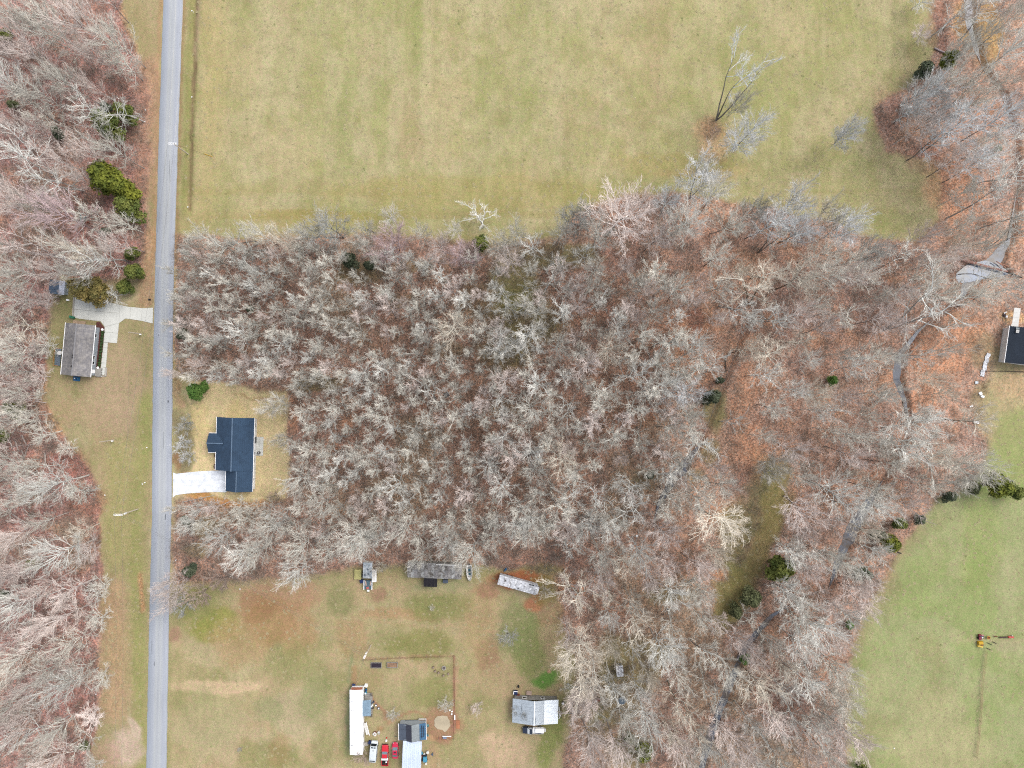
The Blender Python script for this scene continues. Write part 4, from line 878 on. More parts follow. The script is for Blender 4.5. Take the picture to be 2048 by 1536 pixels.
# junk row west of the barn
X, Y = at(735, 1141, 2.4)
t = thing('camper', 'old camper with mottled grey roof, nosed into the trees', 'camper', (X, Y), math.radians(-1))
walls(t, -1.1, 1.1, -2.0, 2.0, .5, 2.3, M_offwhite, .08)
slope(t, 'roof_sheet', (-1.22,-2.1,2.34), (-1.22,2.1,2.34), (1.22,2.1,2.42), (1.22,-2.1,2.42), 5, mat('mottled_roof', C(172,184,192), .8, var=.2, scale=2, var2=C(226,230,234)), .06, jit=.01)
for (x,y) in ((-.7,-1.2),(.3,-.9),(.8,-.3),(.1,.2)): MB().box((x,y,2.48), (.4,.3,.1)).build('roof_vent', MATS['roof_slate_grey'], t)
for x in (-1,1): MB().tube([(x-.1,0,.35),(x+.1,0,.35)], .35, 12).build('wheel', M_black, t)
X, Y = at(735.8, 1170, .9)
t = thing('flatbed_trailer', 'white-framed flatbed trailer loaded with boards and a pink mat', 'trailer', (X, Y), math.radians(-1))
for k in range(6): MB().box((-.85+k*.34,0,.7), (.32,2.4,.05)).build('deck_board', mat('teal_deck', C(96,122,134), .8), t)
for x in (-1.08,1.08): MB().box((x,0,.82), (.16,2.6,.25)).build('side_rail', M_white, t)
MB().box((0,1.3,.82), (2.3,.12,.25)).build('side_rail', M_dark, t)
for x in (-1.1,1.1): MB().tube([(x-.08,-.1,.35),(x+.08,-.1,.35)], .34, 12).build('wheel', M_black, t)
MB().box((0,-1.7,.6), (.12,1.0,.12)).build('tow_bar', M_dark, t); MB().box((.1,-1.55,.75), (.6,.4,.2)).build('jockey_box', M_white, t)
for i, (x, y, a, l_, m_, nm, lb) in enumerate([(-.6,.45,.15,1.3,mat('peach_board', C(228,200,186), .8),'plank','pinkish plank lying on the flatbed trailer, west side'),(.65,.4,-.1,1.1,MATS['peach_board'],'plank','pinkish plank lying on the flatbed trailer, east side'),(-.1,-.85,.3,.6,mat('pink_mat', C(224,120,110), .8),'floor_mat','pink mat lying across the end of the flatbed trailer')]):
    c_, s_ = math.cos(math.radians(-1)), math.sin(math.radians(-1))
    o = MB().box((0,0,.76), (.3 if nm == 'plank' else .7,l_,.05), a).build(nm, m_, None, (X+x*c_-y*s_, Y+x*s_+y*c_, 0)); tag(o, lb, 'plank' if nm == 'plank' else 'mat')
X, Y = at(747.6, 1152.5, 1.6)
t = thing('white_pickup_cap', 'narrow white box trailer parked tight beside the old camper', 'trailer', (X, Y)); t.name = 'cargo_trailer'
MB().box((0,0,1.0), (1.1,3.3,1.2), taper=.94).build('body', M_white, t); MB().box((0,.1,1.63), (.85,2.6,.05)).build('roof_hatch', M_offwhite, t)
for s_ in (-1,1): MB().tube([(s_*.5,0,.3),(s_*.62,0,.3)], .3, 12).build('wheel', M_black, t)
X, Y = at(716, 1149, .6)
t = thing('yellow_platform', 'faded yellow plank platform trailer left of the old camper', 'trailer', (X, Y), math.radians(-2))
for k in range(5): MB().box((-.8+k*.38,0,.6), (.35,2.7+R.uniform(-.15,.1),.06)).build('board', mat('faded_yellow', C(216,208,140), .85, var=.12), t)
for s_ in (-1,1): MB().tube([(s_*.9,.2,.3),(s_*1.05,.2,.3)], .3, 12).build('wheel', M_black, t)
for i,(x,y) in enumerate([(721.5,1144.5),(723.5,1152.5)]):
    X, Y = at(x, y, .4); o = MB().tube([(0,0,0),(0,0,.22)], .38, 14).build('tyre', M_black, None, (X,Y,0)); tag(o, ['black tyre between platform and camper, nearer the trees','black tyre between platform and camper, nearer the grass'][i], 'tyre', 'tyres by the camper')
X, Y = at(723.5, 1162.5, .5); tag(MB().box((0,0,.4), (.9,.9,.8), .3).build('crate', M_navy, None, (X,Y,0)), 'dark blue crate at the corner of the old camper', 'crate')

# ------------------------------------------------------------------ vehicles
def loft(rows, close=True):
    q = MB(); n = len(rows[0])
    for r_ in rows: q.v += r_
    for i in range(len(rows)-1):
        for k in range(n-1 if not close else n): q.f.append((i*n+k, (i+1)*n+k, (i+1)*n+(k+1) % n, i*n+(k+1) % n))
    q.f.append(tuple(range(n))); q.f.append(tuple(range(len(rows)*n-1, (len(rows)-1)*n-1, -1)))
    return q
def body_rows(st):      # station: y, half width, z bottom, z belt, z top
    rows = []
    for (y, w, zb, zm, zt) in st:
        rows.append([(-w*.92,y,zb),(-w,y,zb+(zm-zb)*.4),(-w,y,zm),(-w*.9,y,zt),(-w*.45,y,zt+.03),(w*.45,y,zt+.03),(w*.9,y,zt),(w,y,zm),(w,y,zb+(zm-zb)*.4),(w*.92,y,zb)])
    return rows
def wheels(t, w, ys, r=.33):
    for y in ys:
        for s_ in (-1,1):
            o = MB().tube([(s_*(w-.22),y,r),(s_*(w+.0),y,r)], r, 14).build('wheel', M_black, t); MB().tube([(s_*(w-.02),y,r),(s_*(w+.015),y,r)], r*.55, 10).build('rim', M_oldwood, o)
def cabin(t, y0, y1, y2, y3, w, z0, z1, pm, wt=.82, gm=M_cglass, roofname='roof'):
    """rear glass y0->y1, roof y1->y2, windscreen y2->y3 (front at +y)"""
    r_ = w*wt
    MB().hexa([(-w,y0,z0),(w,y0,z0),(w,y3,z0),(-w,y3,z0)], [(-r_+.03,y1+.02,z1-.04),(r_-.03,y1+.02,z1-.04),(r_-.03,y2-.02,z1-.04),(-r_+.03,y2-.02,z1-.04)]).build('cabin_frame', pm, t)
    MB().hexa([(-r_,y1,z1-.05),(r_,y1,z1-.05),(r_,y2,z1-.05),(-r_,y2,z1-.05)], [(-r_*.93,y1+.08,z1+.03),(r_*.93,y1+.08,z1+.03),(r_*.93,y2-.08,z1+.03),(-r_*.93,y2-.08,z1+.03)]).build(roofname, pm, t)
    def pane(name, a, b, c, d, o):
        a, b, c, d = map(Vector, (a,b,c,d)); cen = (a+b+c+d)/4; o = Vector(o)*.025
        p = [cen+(q-cen)*.88+o for q in (a,b,c,d)]; MB().hexa([q-o*1.5 for q in p], p).build(name, gm, t)
    pane('windscreen', (-w,y3,z0),(w,y3,z0),(r_,y2,z1),(-r_,y2,z1), (0,.7,.9)); pane('rear_window', (w,y0,z0),(-w,y0,z0),(-r_,y1,z1),(r_,y1,z1), (0,-.7,.9))
    for s_ in (-1,1): pane('side_window', (s_*w,y0,z0),(s_*w,y3,z0),(s_*r_,y2,z1),(s_*r_,y1,z1), (s_,0,.25))
def lights(t, w, y, z, m, name):
    for s_ in (-1,1): MB().box((s_*(w-.2),y,z), (.3,.12,.16)).build(name, m, t)
M_tail = mat('tail_light_red', C(150,20,20), .3); M_head = mat('headlight_glass', C(225,230,232,.6), .15, spec=.9)
# crimson coupe
X, Y = at(790, 1502, 1.0); t = thing('red_coupe', 'small crimson car with sunroof, rightmost of the two red vehicles', 'car', (X, Y), math.radians(0), 'cars beside the mobile home')
loft(body_rows([(-2.18,.62,.4,.6,.8),(-2.0,.78,.25,.6,.88),(-1.2,.84,.2,.62,.9),(0,.85,.2,.62,.9),(1.0,.84,.2,.6,.84),(1.8,.76,.25,.55,.74),(2.12,.52,.4,.5,.62)])).build('body', M_crim, t, smooth=False)
cabin(t, -1.65, -.95, .25, .95, .76, .86, 1.3, M_crim, .8); MB().box((0,-.25,1.335), (.68,.42,.02)).build('sunroof', M_glass, t)
wheels(t, .86, (-1.3,1.35), .31); lights(t, .7, 1.98, .62, M_head, 'headlight'); lights(t, .72, -2.05, .66, M_tail, 'tail_light')
for s_ in (-1,1): MB().box((s_*.92,.7,.92), (.2,.14,.12)).build('wing_mirror', M_crim, t)
# red pickup
X, Y = at(769.6, 1511, 1.1); t = thing('red_pickup', 'red pickup truck with white toolbox, between van and crimson car', 'pickup truck', (X, Y), math.radians(-.5), 'cars beside the mobile home')
loft(body_rows([(-.6,.9,.35,.75,.98),(.6,.92,.3,.75,1.0),(1.5,.92,.3,.72,.98),(2.4,.86,.3,.66,.9),(2.62,.7,.4,.6,.8)])).build('body', M_red, t)
cabin(t, -.75, -.6, .45, 1.0, .82, .98, 1.5, M_red, .86); 
MB().box((0,-1.75,.6), (1.7,2.2,.1)).build('bed_floor', M_dark, t)
for s_ in (-1,1): MB().box((s_*.84,-1.75,.78), (.14,2.25,.46)).build('bed_side', M_red, t)
MB().box((0,-2.85,.78), (1.82,.12,.46)).build('tailgate', M_red, t); MB().box((0,-1.0,1.05), (1.72,.5,.28)).build('toolbox', M_white, t); MB().box((0,2.68,.45), (1.6,.14,.2)).build('bumper', M_dark, t)
wheels(t, .92, (-1.7,1.7), .36); lights(t, .8, 2.5, .7, M_head, 'headlight'); lights(t, .9, -2.92, .75, M_tail, 'tail_light')
for s_ in (-1,1): MB().box((s_*1.0,.75,1.05), (.2,.14,.16)).build('wing_mirror', M_dark, t)
for i,(x,y,s_) in enumerate([(-.35,-2.1,.4),(.35,-1.9,.3),(.05,-2.4,.3)]):
    o = MB().box((0,0,.65+s_/2), (s_,s_,s_), .5*i).build('bed_load', [M_dark,M_white,M_rust][i], t, (x,y,0))
# silver van
X, Y = at(746, 1506, 1.9); t = thing('silver_van', 'long silver passenger van parked beside the white mobile home', 'van', (X, Y), math.radians(-5), 'cars beside the mobile home')
loft(body_rows([(-2.62,.86,.4,.9,1.4),(-2.5,.95,.3,1.0,1.9),(-1.5,.98,.28,1.0,2.02),(1.0,.98,.28,1.0,2.02),(1.75,.96,.28,.95,1.95),(2.25,.92,.3,.8,1.15),(2.62,.78,.4,.6,.9)])).build('body', M_silver, t)
MB().hexa([(-.8,2.16,1.28),(.8,2.16,1.28),(.72,1.82,1.94),(-.72,1.82,1.94)], [(-.8,2.22,1.34),(.8,2.22,1.34),(.72,1.86,2.0),(-.72,1.86,2.0)]).build('windscreen', M_glass, t)
MB().hexa([(-.75,-2.64,1.3),(.75,-2.64,1.3),(.75,-2.5,1.86),(-.75,-2.5,1.86)], [(-.75,-2.7,1.34),(.75,-2.7,1.34),(.75,-2.56,1.92),(-.75,-2.56,1.92)]).build('rear_window', M_glass, t)
for x in (-.35,.35): MB().box((x,1.45,2.06), (.5,.3,.05)).build('roof_hatch', M_glass, t)
MB().box((0,-2.15,2.05), (1.5,.22,.05)).build('roof_rack', M_dark, t); MB().box((0,.7,2.08), (.25,.3,.08)).build('roof_vent', M_oldwood, t)
for s_ in (-1,1):
    for y in (-1.9,-.8,.3,1.3): MB().box((s_*.975,y,1.5), (.05,.85,.45)).build('side_window', M_glass, t)
    MB().box((s_*1.08,1.7,1.25), (.2,.14,.25)).build('wing_mirror', M_dark, t)
wheels(t, .97, (-1.6,1.7), .36); lights(t, .85, 2.55, .78, M_head, 'headlight'); lights(t, .9, -2.64, .8, M_tail, 'tail_light')
# flatbed truck by the metal-roofed house
X, Y = at(1067.8, 1461.6, 1.1); t = thing('flatbed_truck', 'dark blue truck with white load bed below the metal-roofed house', 'truck', (X, Y), math.radians(90))
M_tr = mat('truck_navy', C(24,40,66), .35, spec=.6)
loft(body_rows([(.3,.88,.4,.8,1.05),(1.2,.92,.35,.8,1.08),(2.2,.9,.35,.75,1.02),(2.85,.84,.4,.68,.94),(3.02,.7,.45,.62,.85)])).build('body', M_tr, t)
cabin(t, .28, .42, 1.15, 1.75, .82, 1.05, 1.6, M_tr, .86, M_head)
MB().box((0,-1.2,.75), (1.75,2.9,.12)).build('load_bed', M_white, t); 
for s_ in (-1,1): MB().box((s_*.86,-1.2,.95), (.08,2.9,.3)).build('bed_side', M_offwhite, t)
MB().box((.1,-1.5,1.1), (1.3,2.6,.55), taper=.85).build('load_cover', M_white, t); MB().box((-.6,-1.2,1.0), (.25,1.6,.3)).build('ladder', M_navy, t); MB().box((.1,-3.0,.95), (1.0,.5,.4), taper=.8).build('tail_box', M_offwhite, t)
wheels(t, .92, (-1.5,2.1), .37); lights(t, .8, 2.95, .74, M_head, 'headlight'); lights(t, .86, -2.68, .75, M_tail, 'tail_light')

# ------------------------------------------------------------------ yard things
def simple(name, label, cat, px, py, mb, m, h0=.3, rz=0, group=None):
    X, Y = at(px, py, h0); o = mb.build(name, m, None, (X, Y, 0), math.radians(rz)); return tag(o, label, cat, group)
def chair(px, py, m, label, rz=0, group=None):
    X, Y = at(px, py, .5); t = thing('garden_chair', label, 'chair', (X, Y), math.radians(rz), group)
    MB().box((0,0,.42), (.5,.5,.06)).build('seat', m, t); MB().box((0,-.26,.72), (.5,.06,.55)).build('backrest', m, t)
    for x in (-.22,.22):
        MB().box((x*1.2,0,.62), (.06,.5,.05)).build('armrest', m, t)
        for y in (-.22,.22): MB().box((x,y,.2), (.05,.05,.4)).build('leg', m, t)
    return t
t = rect_thing('chest_freezer', 'white chest against the north-east corner of the mobile home', 'chest', 732, 1371.8, .8, -12); MB().box((0,0,.4), (.75,.6,.8)).build('body', M_white, t); MB().box((0,0,.84), (.8,.64,.08)).build('lid', M_white, t)
for i, (x, y, m_, lb) in enumerate([(731.4,1381,M_blue,'dark blue barrel beside the mobile home, north one'), (730.9,1387,M_lblue,'light blue barrel beside the mobile home, south one')]):
    X, Y = at(x, y, .8); t = thing('barrel', lb, 'barrel', (X, Y)); MB().tube([(0,0,0),(0,0,.25),(0,0,.6),(0,0,.85)], [.28,.32,.32,.28], 12).build('body', m_, t); MB().cyl((0,0,.85), .22, .03, 12).build('lid', M_white if i else M_navy, t)
t = rect_thing('grill', 'dark barbecue grill at the north-west corner of the mobile home', 'grill', 707.6, 1369.5, .7); MB().tube([(-.4,0,.7),(.4,0,.7)], .28, 10).build('body', M_navy, t)
for x in (-.3,.3):
    for y in (-.2,.2): MB().box((x,y,.3), (.05,.05,.6)).build('leg', M_dark, t)
t = rect_thing('bin', 'navy rubbish bin in front of the silver van', 'bin', 739, 1485.5, .9); MB().box((0,0,.45), (.55,.6,.9), taper=1.1).build('body', M_navy, t); MB().box((0,0,.95), (.68,.72,.08)).build('lid', M_navy, t)
t = rect_thing('steps', 'concrete steps at the mobile home door, beside the navy bin', 'steps', 733, 1488, .3)
for k in range(3): MB().box((-.4+k*.35,0,.35-k*.11), (.35,.9,.7-k*.22)).build('step', M_curb, t)
for i, (x, y) in enumerate([(751.6,1411.8),(756.8,1417.8)]):
    X, Y = at(x, y, .5); t = thing('tyre_planter', ['dark tyre with white filling, nearer the blue porch roof', 'dark tyre with white filling, farther from the blue porch roof'][i], 'planter', (X, Y), 0, 'tyre planters')
    MB().tube([(0,0,0),(0,0,.25)], [.34,.34], 14).build('tyre', mat('purple_grey', C(92,84,98), .8), t); MB().cyl((0,0,.25), .2, .06, 10).build('filling', M_white, t)
for i,(x,y,a,l_) in enumerate([(745.5,1404.5,25,.9),(743.5,1411,40,.7),(744,1416,10,.9)]):
    simple('junk_panel', ['grey panel leaning at the porch, northmost of three','pale panel leaning at the porch, middle of three','dark panel leaning at the porch, southmost of three'][i], 'panel', x, y, MB().box((0,0,.4), (l_,.3,.5), rx=.4), [MATS['roof_slate_grey'],M_white,MATS['roof_charcoal_shaded']][i], .4, a, 'panels at the porch')
# wheelchair ramp / wooden access ramp
t = rect_thing('ramp', 'white-railed ramp slanting from the mobile home towards the grass', 'ramp', 732.6, 1458, .5, 14)
MB().box((0,0,.35), (.9,3.2,.08)).build('platform', M_offwhite, t); MB().box((.5,0,.85), (.07,3.6,.07)).build('rail', M_white, t)
for y in (-1.7,-.6,.6,1.7): MB().box((.5,y,.45), (.06,.06,.85)).build('post', M_white, t)
for k in range(6):
    fx, fy = 729+R.uniform(0,4), 1446+R.uniform(0,5); fw_ = simple('firewood', None, 'wood', fx, fy, MB().tube([(-.4,0,.1+k*.03),(.4,0,.1+k*.03)], .06, 6), M_rust if k%2 else M_wood, .1, R.uniform(0,180), 'sticks of the woodpile'); later(fw_, '%s woodpile stick' % ('reddish' if k % 2 else 'tan'), fx, fy)
X, Y = at(749.2, 1469.5, .5); t = thing('tarp_heap', 'crumpled white tarp heap on the grass before the parked vehicles', 'tarp', (X, Y)); q = MB(); rr = [.5,.42,.62,.5,.66,.45,.6,.52]
q.prism([(rr[k]*math.cos(k*.785), rr[k]*math.sin(k*.785)) for k in range(8)], 0, .25); q.build('sheet', M_offwhite, t); MB().box((.02,.0,.3), (.35,.3,.2), .5).build('fold', mat('tan_cloth', C(206,180,160), .9), t); MB().box((.0,.5,.12), (.9,.35,.2), .2).build('red_strip', M_rust, t)
chair(757.5, 1465, M_offwhite, 'white garden chair beside the crumpled tarp', 30)
simple('toy_slide', 'small red and white toy on the grass above the red vehicles', 'toy', 772, 1480.5, MB().box((0,-.2,.2), (.45,.5,.4), taper=.6), M_white, .3, 10); simple('toy_car', 'small red toy right above the white toy', 'toy', 773, 1476.5, MB().box((0,0,.15), (.35,.3,.3), taper=.7), M_red, .3)
# right of carport
t = rect_thing('tarp_covered_cart', 'light blue tarp over a cart on the east side of the carport', 'cart', 849.6, 1520, 1, 3)
MB().box((0,0,.6), (1.1,1.6,.7), taper=.85).build('tarp', M_lblue, t); MB().box((0,1.0,.5), (1.1,.4,.5)).build('front', M_dark, t)
for s_ in (-1,1): MB().tube([(s_*.5,-.3,.25),(s_*.6,-.3,.25)], .25, 10).build('wheel', M_black, t)
for i,(x,y,m_,s_) in enumerate([(848.5,1509,M_white,.32),(855.5,1504.5,M_offwhite,.4),(845,1512,M_rust,.4),(843.6,1506,M_lblue,.35),(845.5,1518,M_dark,.45),(852,1527.5,M_offwhite,.3)]):
    simple('bucket', ['white bucket on top of the clutter right above the blue cart','pale bucket on bare soil, farthest east in the clutter','rusty bucket against the carport wall','pale blue bucket at the carport edge, northmost','dark bucket tucked between carport and blue cart','pale bucket just south of the blue cart'][i], 'bucket', x, y, MB().cyl((0,0,0), s_*.8, s_*1.4, 10, s_), m_, .3)
simple('grey_board', 'triangular grey board lying on the grass east of the clutter', 'board', 863.8, 1508.5, MB().prism([(-.35,-.1),(.35,.55),(.35,-.55)], .02, .1), MATS['roof_slate_grey'], .1)
for i,(x,y) in enumerate([(855.5,1450.5),(854.8,1470.5)]): chair(x, y, mat('aqua_plastic', C(130,188,190), .6), ['aqua garden chair at the north-east corner of the cabin','aqua garden chair by the east wall of the cabin'][i], 90*i+20, 'aqua chairs by the cabin')
simple('garden_hose_reel', 'small green tool lying west of the cabin', 'tool', 791.5, 1473, MB().tube([(-.4,0,.08),(.4,0,.08)], .05, 6), M_green, .1)
# raised beds
for i, (x, y, m_) in enumerate([(752.3,1330.7,mat('dark_soil', C(62,52,64), .95, var=.2, scale=5)), (784.4,1330.2,mat('tan_soil', C(176,140,112), .95, var=.2, scale=5))]):
    t = rect_thing('raised_bed', ['timber raised bed full of dark soil near the leaning pole', 'timber raised bed of tan soil, farther from the pole'][i], 'raised bed', x, y, .3, -.5, group='raised garden beds')
    for (a, b_, dx, dy) in [(0,.68,2.9,.12),(0,-.68,2.9,.12),(-1.39,0,.12,1.24),(1.39,0,.12,1.24)]: MB().box((a,b_,.2), (dx,dy,.4)).build('board', M_oldwood, t)
    MB().box((0,0,.12), (2.66,1.24,.2)).build('soil', m_, t)
lb = ['leftmost of the five log stumps near the stone ring','second log stump from the left near the stone ring','middle log stump of the five below the stone ring','lowest of the five log stumps near the stone ring','rightmost of the five log stumps near the stone ring']
for i, (x, y) in enumerate([(866.5,1335.3),(870.4,1342.8),(877.2,1346),(886.9,1351.4),(896.6,1348.2)]):
    X, Y = at(x, y, .4); t = thing('log_stump', lb[i], 'stump', (X, Y), i, 'log stump seats'); MB().tube([(0,0,0),(.02,0,.25),(0,0,.42)], [.32,.27,.28], 11).build('trunk', M_wood, t); MB().cyl((0,0,.42), .22, .02, 10).build('cut_face', mat('cut_wood', C(186,162,150), .9), t)
X, Y = at(887.8, 1335.9); t = thing('fire_ring', 'ring of pale stones inside the fenced garden', 'fire pit', (X, Y))
for k in range(11):
    a = k*.571; MB().box((.5*math.cos(a),.5*math.sin(a),.1), (.26,.2,.2), a+1.57, taper=.8).build('stone', M_curb, t)
MB().cyl((0,0,0), .36, .05, 12).build('ash', mat('ash', C(120,110,108), .95), t)
# sand circle
X, Y = at(884.5, 1445.5); rr = random.Random(4)
pts = [(X+(2.15+.25*rr.uniform(-1,1))*math.cos(k*math.pi/10)*(1 if k not in (14,15,16) else .95), Y+(2.05+.2*rr.uniform(-1,1))*math.sin(k*math.pi/10)-(.5 if k in (16,17) else 0)) for k in range(20)]
tag(MB().prism(pts, -.05, .035).build('sand_patch', mat('pale_sand', C(218,202,172), .95, var=.08, scale=3)), 'round patch of pale sand in the fenced yard', 'sand patch')
for i,(x,y) in enumerate([(899.5,1420.5),(904,1423),(903.5,1428.2)]): simple('white_bucket', ['white bucket under the small bare tree, farthest west','white bucket under the small bare tree, northmost','white bucket under the small bare tree, southmost'][i], 'bucket', x, y, MB().cyl((0,0,0), .16, .35, 10, .2), M_white, .3, 0, 'white buckets')
simple('white_board', 'narrow white board standing along the garden fence', 'board', 909.5, 1434.5, MB().box((0,0,.25), (.28,1.3,.1), rx=.1), M_white, .2); simple('orange_panel', 'rectangular orange-brown panel lying east of the garden fence', 'panel', 915.8, 1449, MB().box((0,0,.05), (1.0,2.2,.08)), mat('orange_panel', C(204,136,98), .8, var=.12), .05)
simple('bench_board', 'white board on the south end of the fenced yard', 'board', 893.5, 1472.5, MB().box((0,0,.45), (2.4,.16,.06)), M_white, .4, -1); simple('blue_box', 'blue-grey box right below the white board', 'box', 889.5, 1475.5, MB().box((0,0,.25), (1.0,.5,.45)), mat('blue_grey', C(160,172,196), .8), .3)
# garden fence with posts
def wire_fence(name, label, pts, posth, gap, pm, wires=(.4,.8,1.1), wr=.018):
    P3 = [Vector(at(*p)+(0,)) for p in pts]; t = thing(name, label, 'fence', P3[0])
    o = P3[0]
    for i in range(len(P3)-1):
        d = P3[i+1]-P3[i]; n = max(1, round(d.length/gap))
        for k in range(n+(1 if i == len(P3)-2 else 0)):
            p = P3[i]+d*k/n-o; MB().tube([(p.x,p.y,-.1),(p.x+R.uniform(-.05,.05),p.y+R.uniform(-.05,.05),posth)], .04, 6).build('post', pm, t)
    for z in wires:
        q = MB(); q.tube([(p.x-o.x, p.y-o.y, z) for p in P3], wr, 3); q.build('wire', M_rust, t)
wire_fence('garden_fence', 'rusty wire fence round the garden with the raised beds', [(727,1318),(800,1314),(880,1311.5),(908,1311),(909.5,1400),(907,1476.5),(878,1474)], 1.2, 3.2, M_oldwood)
wire_fence('field_fence', 'sagging wire fence running south across the green pasture', [(1970,1302),(1962,1360),(1957,1440),(1950,1512)], 1.1, 3.6, M_wood)
simple('fence_post_bundle', 'dark post leaning at the corner of the creek-side pasture', 'post', 1799, 1105.5, MB().tube([(-.5,.2,.1),(.5,-.2,.25)], .14, 7), M_dark, .2)
# around the metal-roofed house
t = rect_thing('pallet', 'pale pallet table on the grass north of the metal-roofed house', 'table', 1058, 1386, .5)
for k in range(4): MB().box((-.52+k*.35,0,.5), (.33,1.1,.05)).build('board', mat('pink_board', C(214,186,170), .9), t)
for x in (-.5,.5):
    for y in (-.45,.45): MB().box((x,y,.24), (.08,.08,.48)).build('leg', M_wood, t)
simple('fire_drum', 'black drum standing alone north of the metal-roofed house', 'drum', 1036.8, 1374, MB().cyl((0,0,0), .28, .7, 12), M_black, .7)
t = rect_thing('rabbit_hutch', 'white-framed navy hutch at the north-west corner of the metal-roofed house', 'hutch', 1031, 1385.5, .8, -8); MB().box((0,0,.5), (1.1,.9,.9)).build('body', M_navy, t); MB().box((0,.4,.98), (1.2,.14,.06)).build('frame', M_white, t); MB().box((-.5,0,.98), (.14,.9,.06)).build('frame', M_white, t)
for i,(x,y,m_,s_,lbl,nm,ct) in enumerate([(1036.5,1390,M_rust,.5,'rusty crate between the navy hutch and the metal roof','crate','crate'),(1044.5,1392.4,M_yellow,.34,'yellow cart against the wall of the metal-roofed house','cart','cart'),(1030.5,1393,M_dark,.5,'dark box right below the navy hutch','box','box')]):
    simple(nm, lbl, ct, x, y, MB().box((0,0,s_/2), (s_*1.6,s_,s_), taper=.9), m_, .3)
t = rect_thing('pallet_stack', 'weathered pallet lying along the north wall of the metal-roofed house', 'pallet', 1068.5, 1395.6, .4, -1)
for k in range(9): MB().box((-2.0+k*.5,0,.4), (.42,.8,.06)).build('board', M_oldwood, t)
t = rect_thing('satellite_dish', 'white dish on a black drum east of the metal-roofed house', 'dish', 1126.2, 1407.5, .8); MB().cyl((0,0,0), .36, .6, 12).build('drum', M_black, t); MB().cyl((0,0,.62), .2, .12, 12, .3).build('dish', M_white, t)
simple('beam', 'long tan beam leaning beside the metal-roofed house', 'beam', 1124.2, 1424, MB().tube([(0,-1.7,.12),(-.3,1.7,.35)], .12, 6), M_wood, .2)
for i,(y,a) in enumerate([(1418,5),(1428,-14),(1434,-24)]): simple('white_pipe', ['white pipe along the east wall, northmost of three','white pipe along the east wall, middle of three','white pipe along the east wall, southmost of three'][i], 'pipe', 1118.6+i*.4, y, MB().tube([(0,-.6,.15),(0,.6,.2)], .09, 7), M_white, .2, a, 'white pipes')
# small tin shed, trampoline, scrap
X, Y = at(1239.6, 1342.5, 2.0)
h = thing('tin_shed', 'tiny tin-roofed shed standing alone among the bare trees', 'shed', (X, Y), math.radians(5)); walls(h, -.8, .8, -1.35, 1.35, 0, 1.9, M_oldwood, .08)
slope(h, 'roof_sheet', (-.95,-1.5,1.9), (.95,-1.5,1.9), (.95,1.5,2.15), (-.95,1.5,2.15), 3, SV[0], .04, .3)
X, Y = at(1244, 1401.5, .8); t = thing('trampoline', 'blue-grey round trampoline under the trees below the tin shed', 'trampoline', (X, Y)); MB().cyl((0,0,.74), 1.0, .05, 18).build('mat', mat('grey_blue_mat', C(120,136,150), .8), t); q = MB(); q.tube([(1.05*math.cos(k*.349),1.05*math.sin(k*.349),.78) for k in range(19)], .07, 5, False); q.build('rim', M_oldwood, t)
for k in range(6): MB().box((.98*math.cos(k*1.047),.98*math.sin(k*1.047),.37), (.06,.06,.74)).build('leg', M_dark, t)
rs = random.Random(12)
X, Y = at(1194, 1402, .6); t = thing('wrecked_cart', 'rust-red wrecked cart in the scrap heap near the small trees', 'cart', (X, Y), .5); MB().box((0,0,.5), (1.6,.8,.5), taper=.8).build('body', M_rust, t); MB().box((-.3,.1,.8), (.5,.5,.08)).build('plate', M_white, t)
for s_ in (-1,1): MB().tube([(0,s_*.4,.25),(0,s_*.5,.25)], .26, 10).build('wheel', M_black, t)
for k in range(7): 
    x, y = 1176+rs.uniform(0,14), 1404+rs.uniform(0,12)
    sc_ = simple('scrap_sheet', None, 'scrap', x, y, MB().box((0,0,.15+.04*k), (rs.uniform(.3,.8),rs.uniform(.2,.5),.05), rx=rs.uniform(-.4,.4)), [M_white,M_offwhite,G1][k%3], .2, rs.uniform(0,180), 'scrap strewn by the wrecked cart'); later(sc_, 'pale scrap sheet', x, y)
# blue implement in the west wood
X, Y = at(166, 437, .8); t = thing('rusting_implement', 'blue-grey farm implement with black bars lost in the west wood', 'farm implement', (X, Y), 0)
Mi = mat('blue_grey_steel', C(104,138,150), .7); MB().box((-.6,.1,.7), (.35,2.0,.35), .08).build('beam', Mi, t); MB().box((.3,-.0,.7), (.35,1.6,.35), -.75).build('beam', Mi, t)
for k in range(4): MB().box((-.1,-.75-k*.32,.6), (1.3,.09,.12)).build('tine_bar', M_black, t)
for k in range(2): MB().tube([(.9+k*.35,-1.0,.35),(1.0+k*.35,-1.05,.35)], .35, 12).build('wheel', M_rust, t)
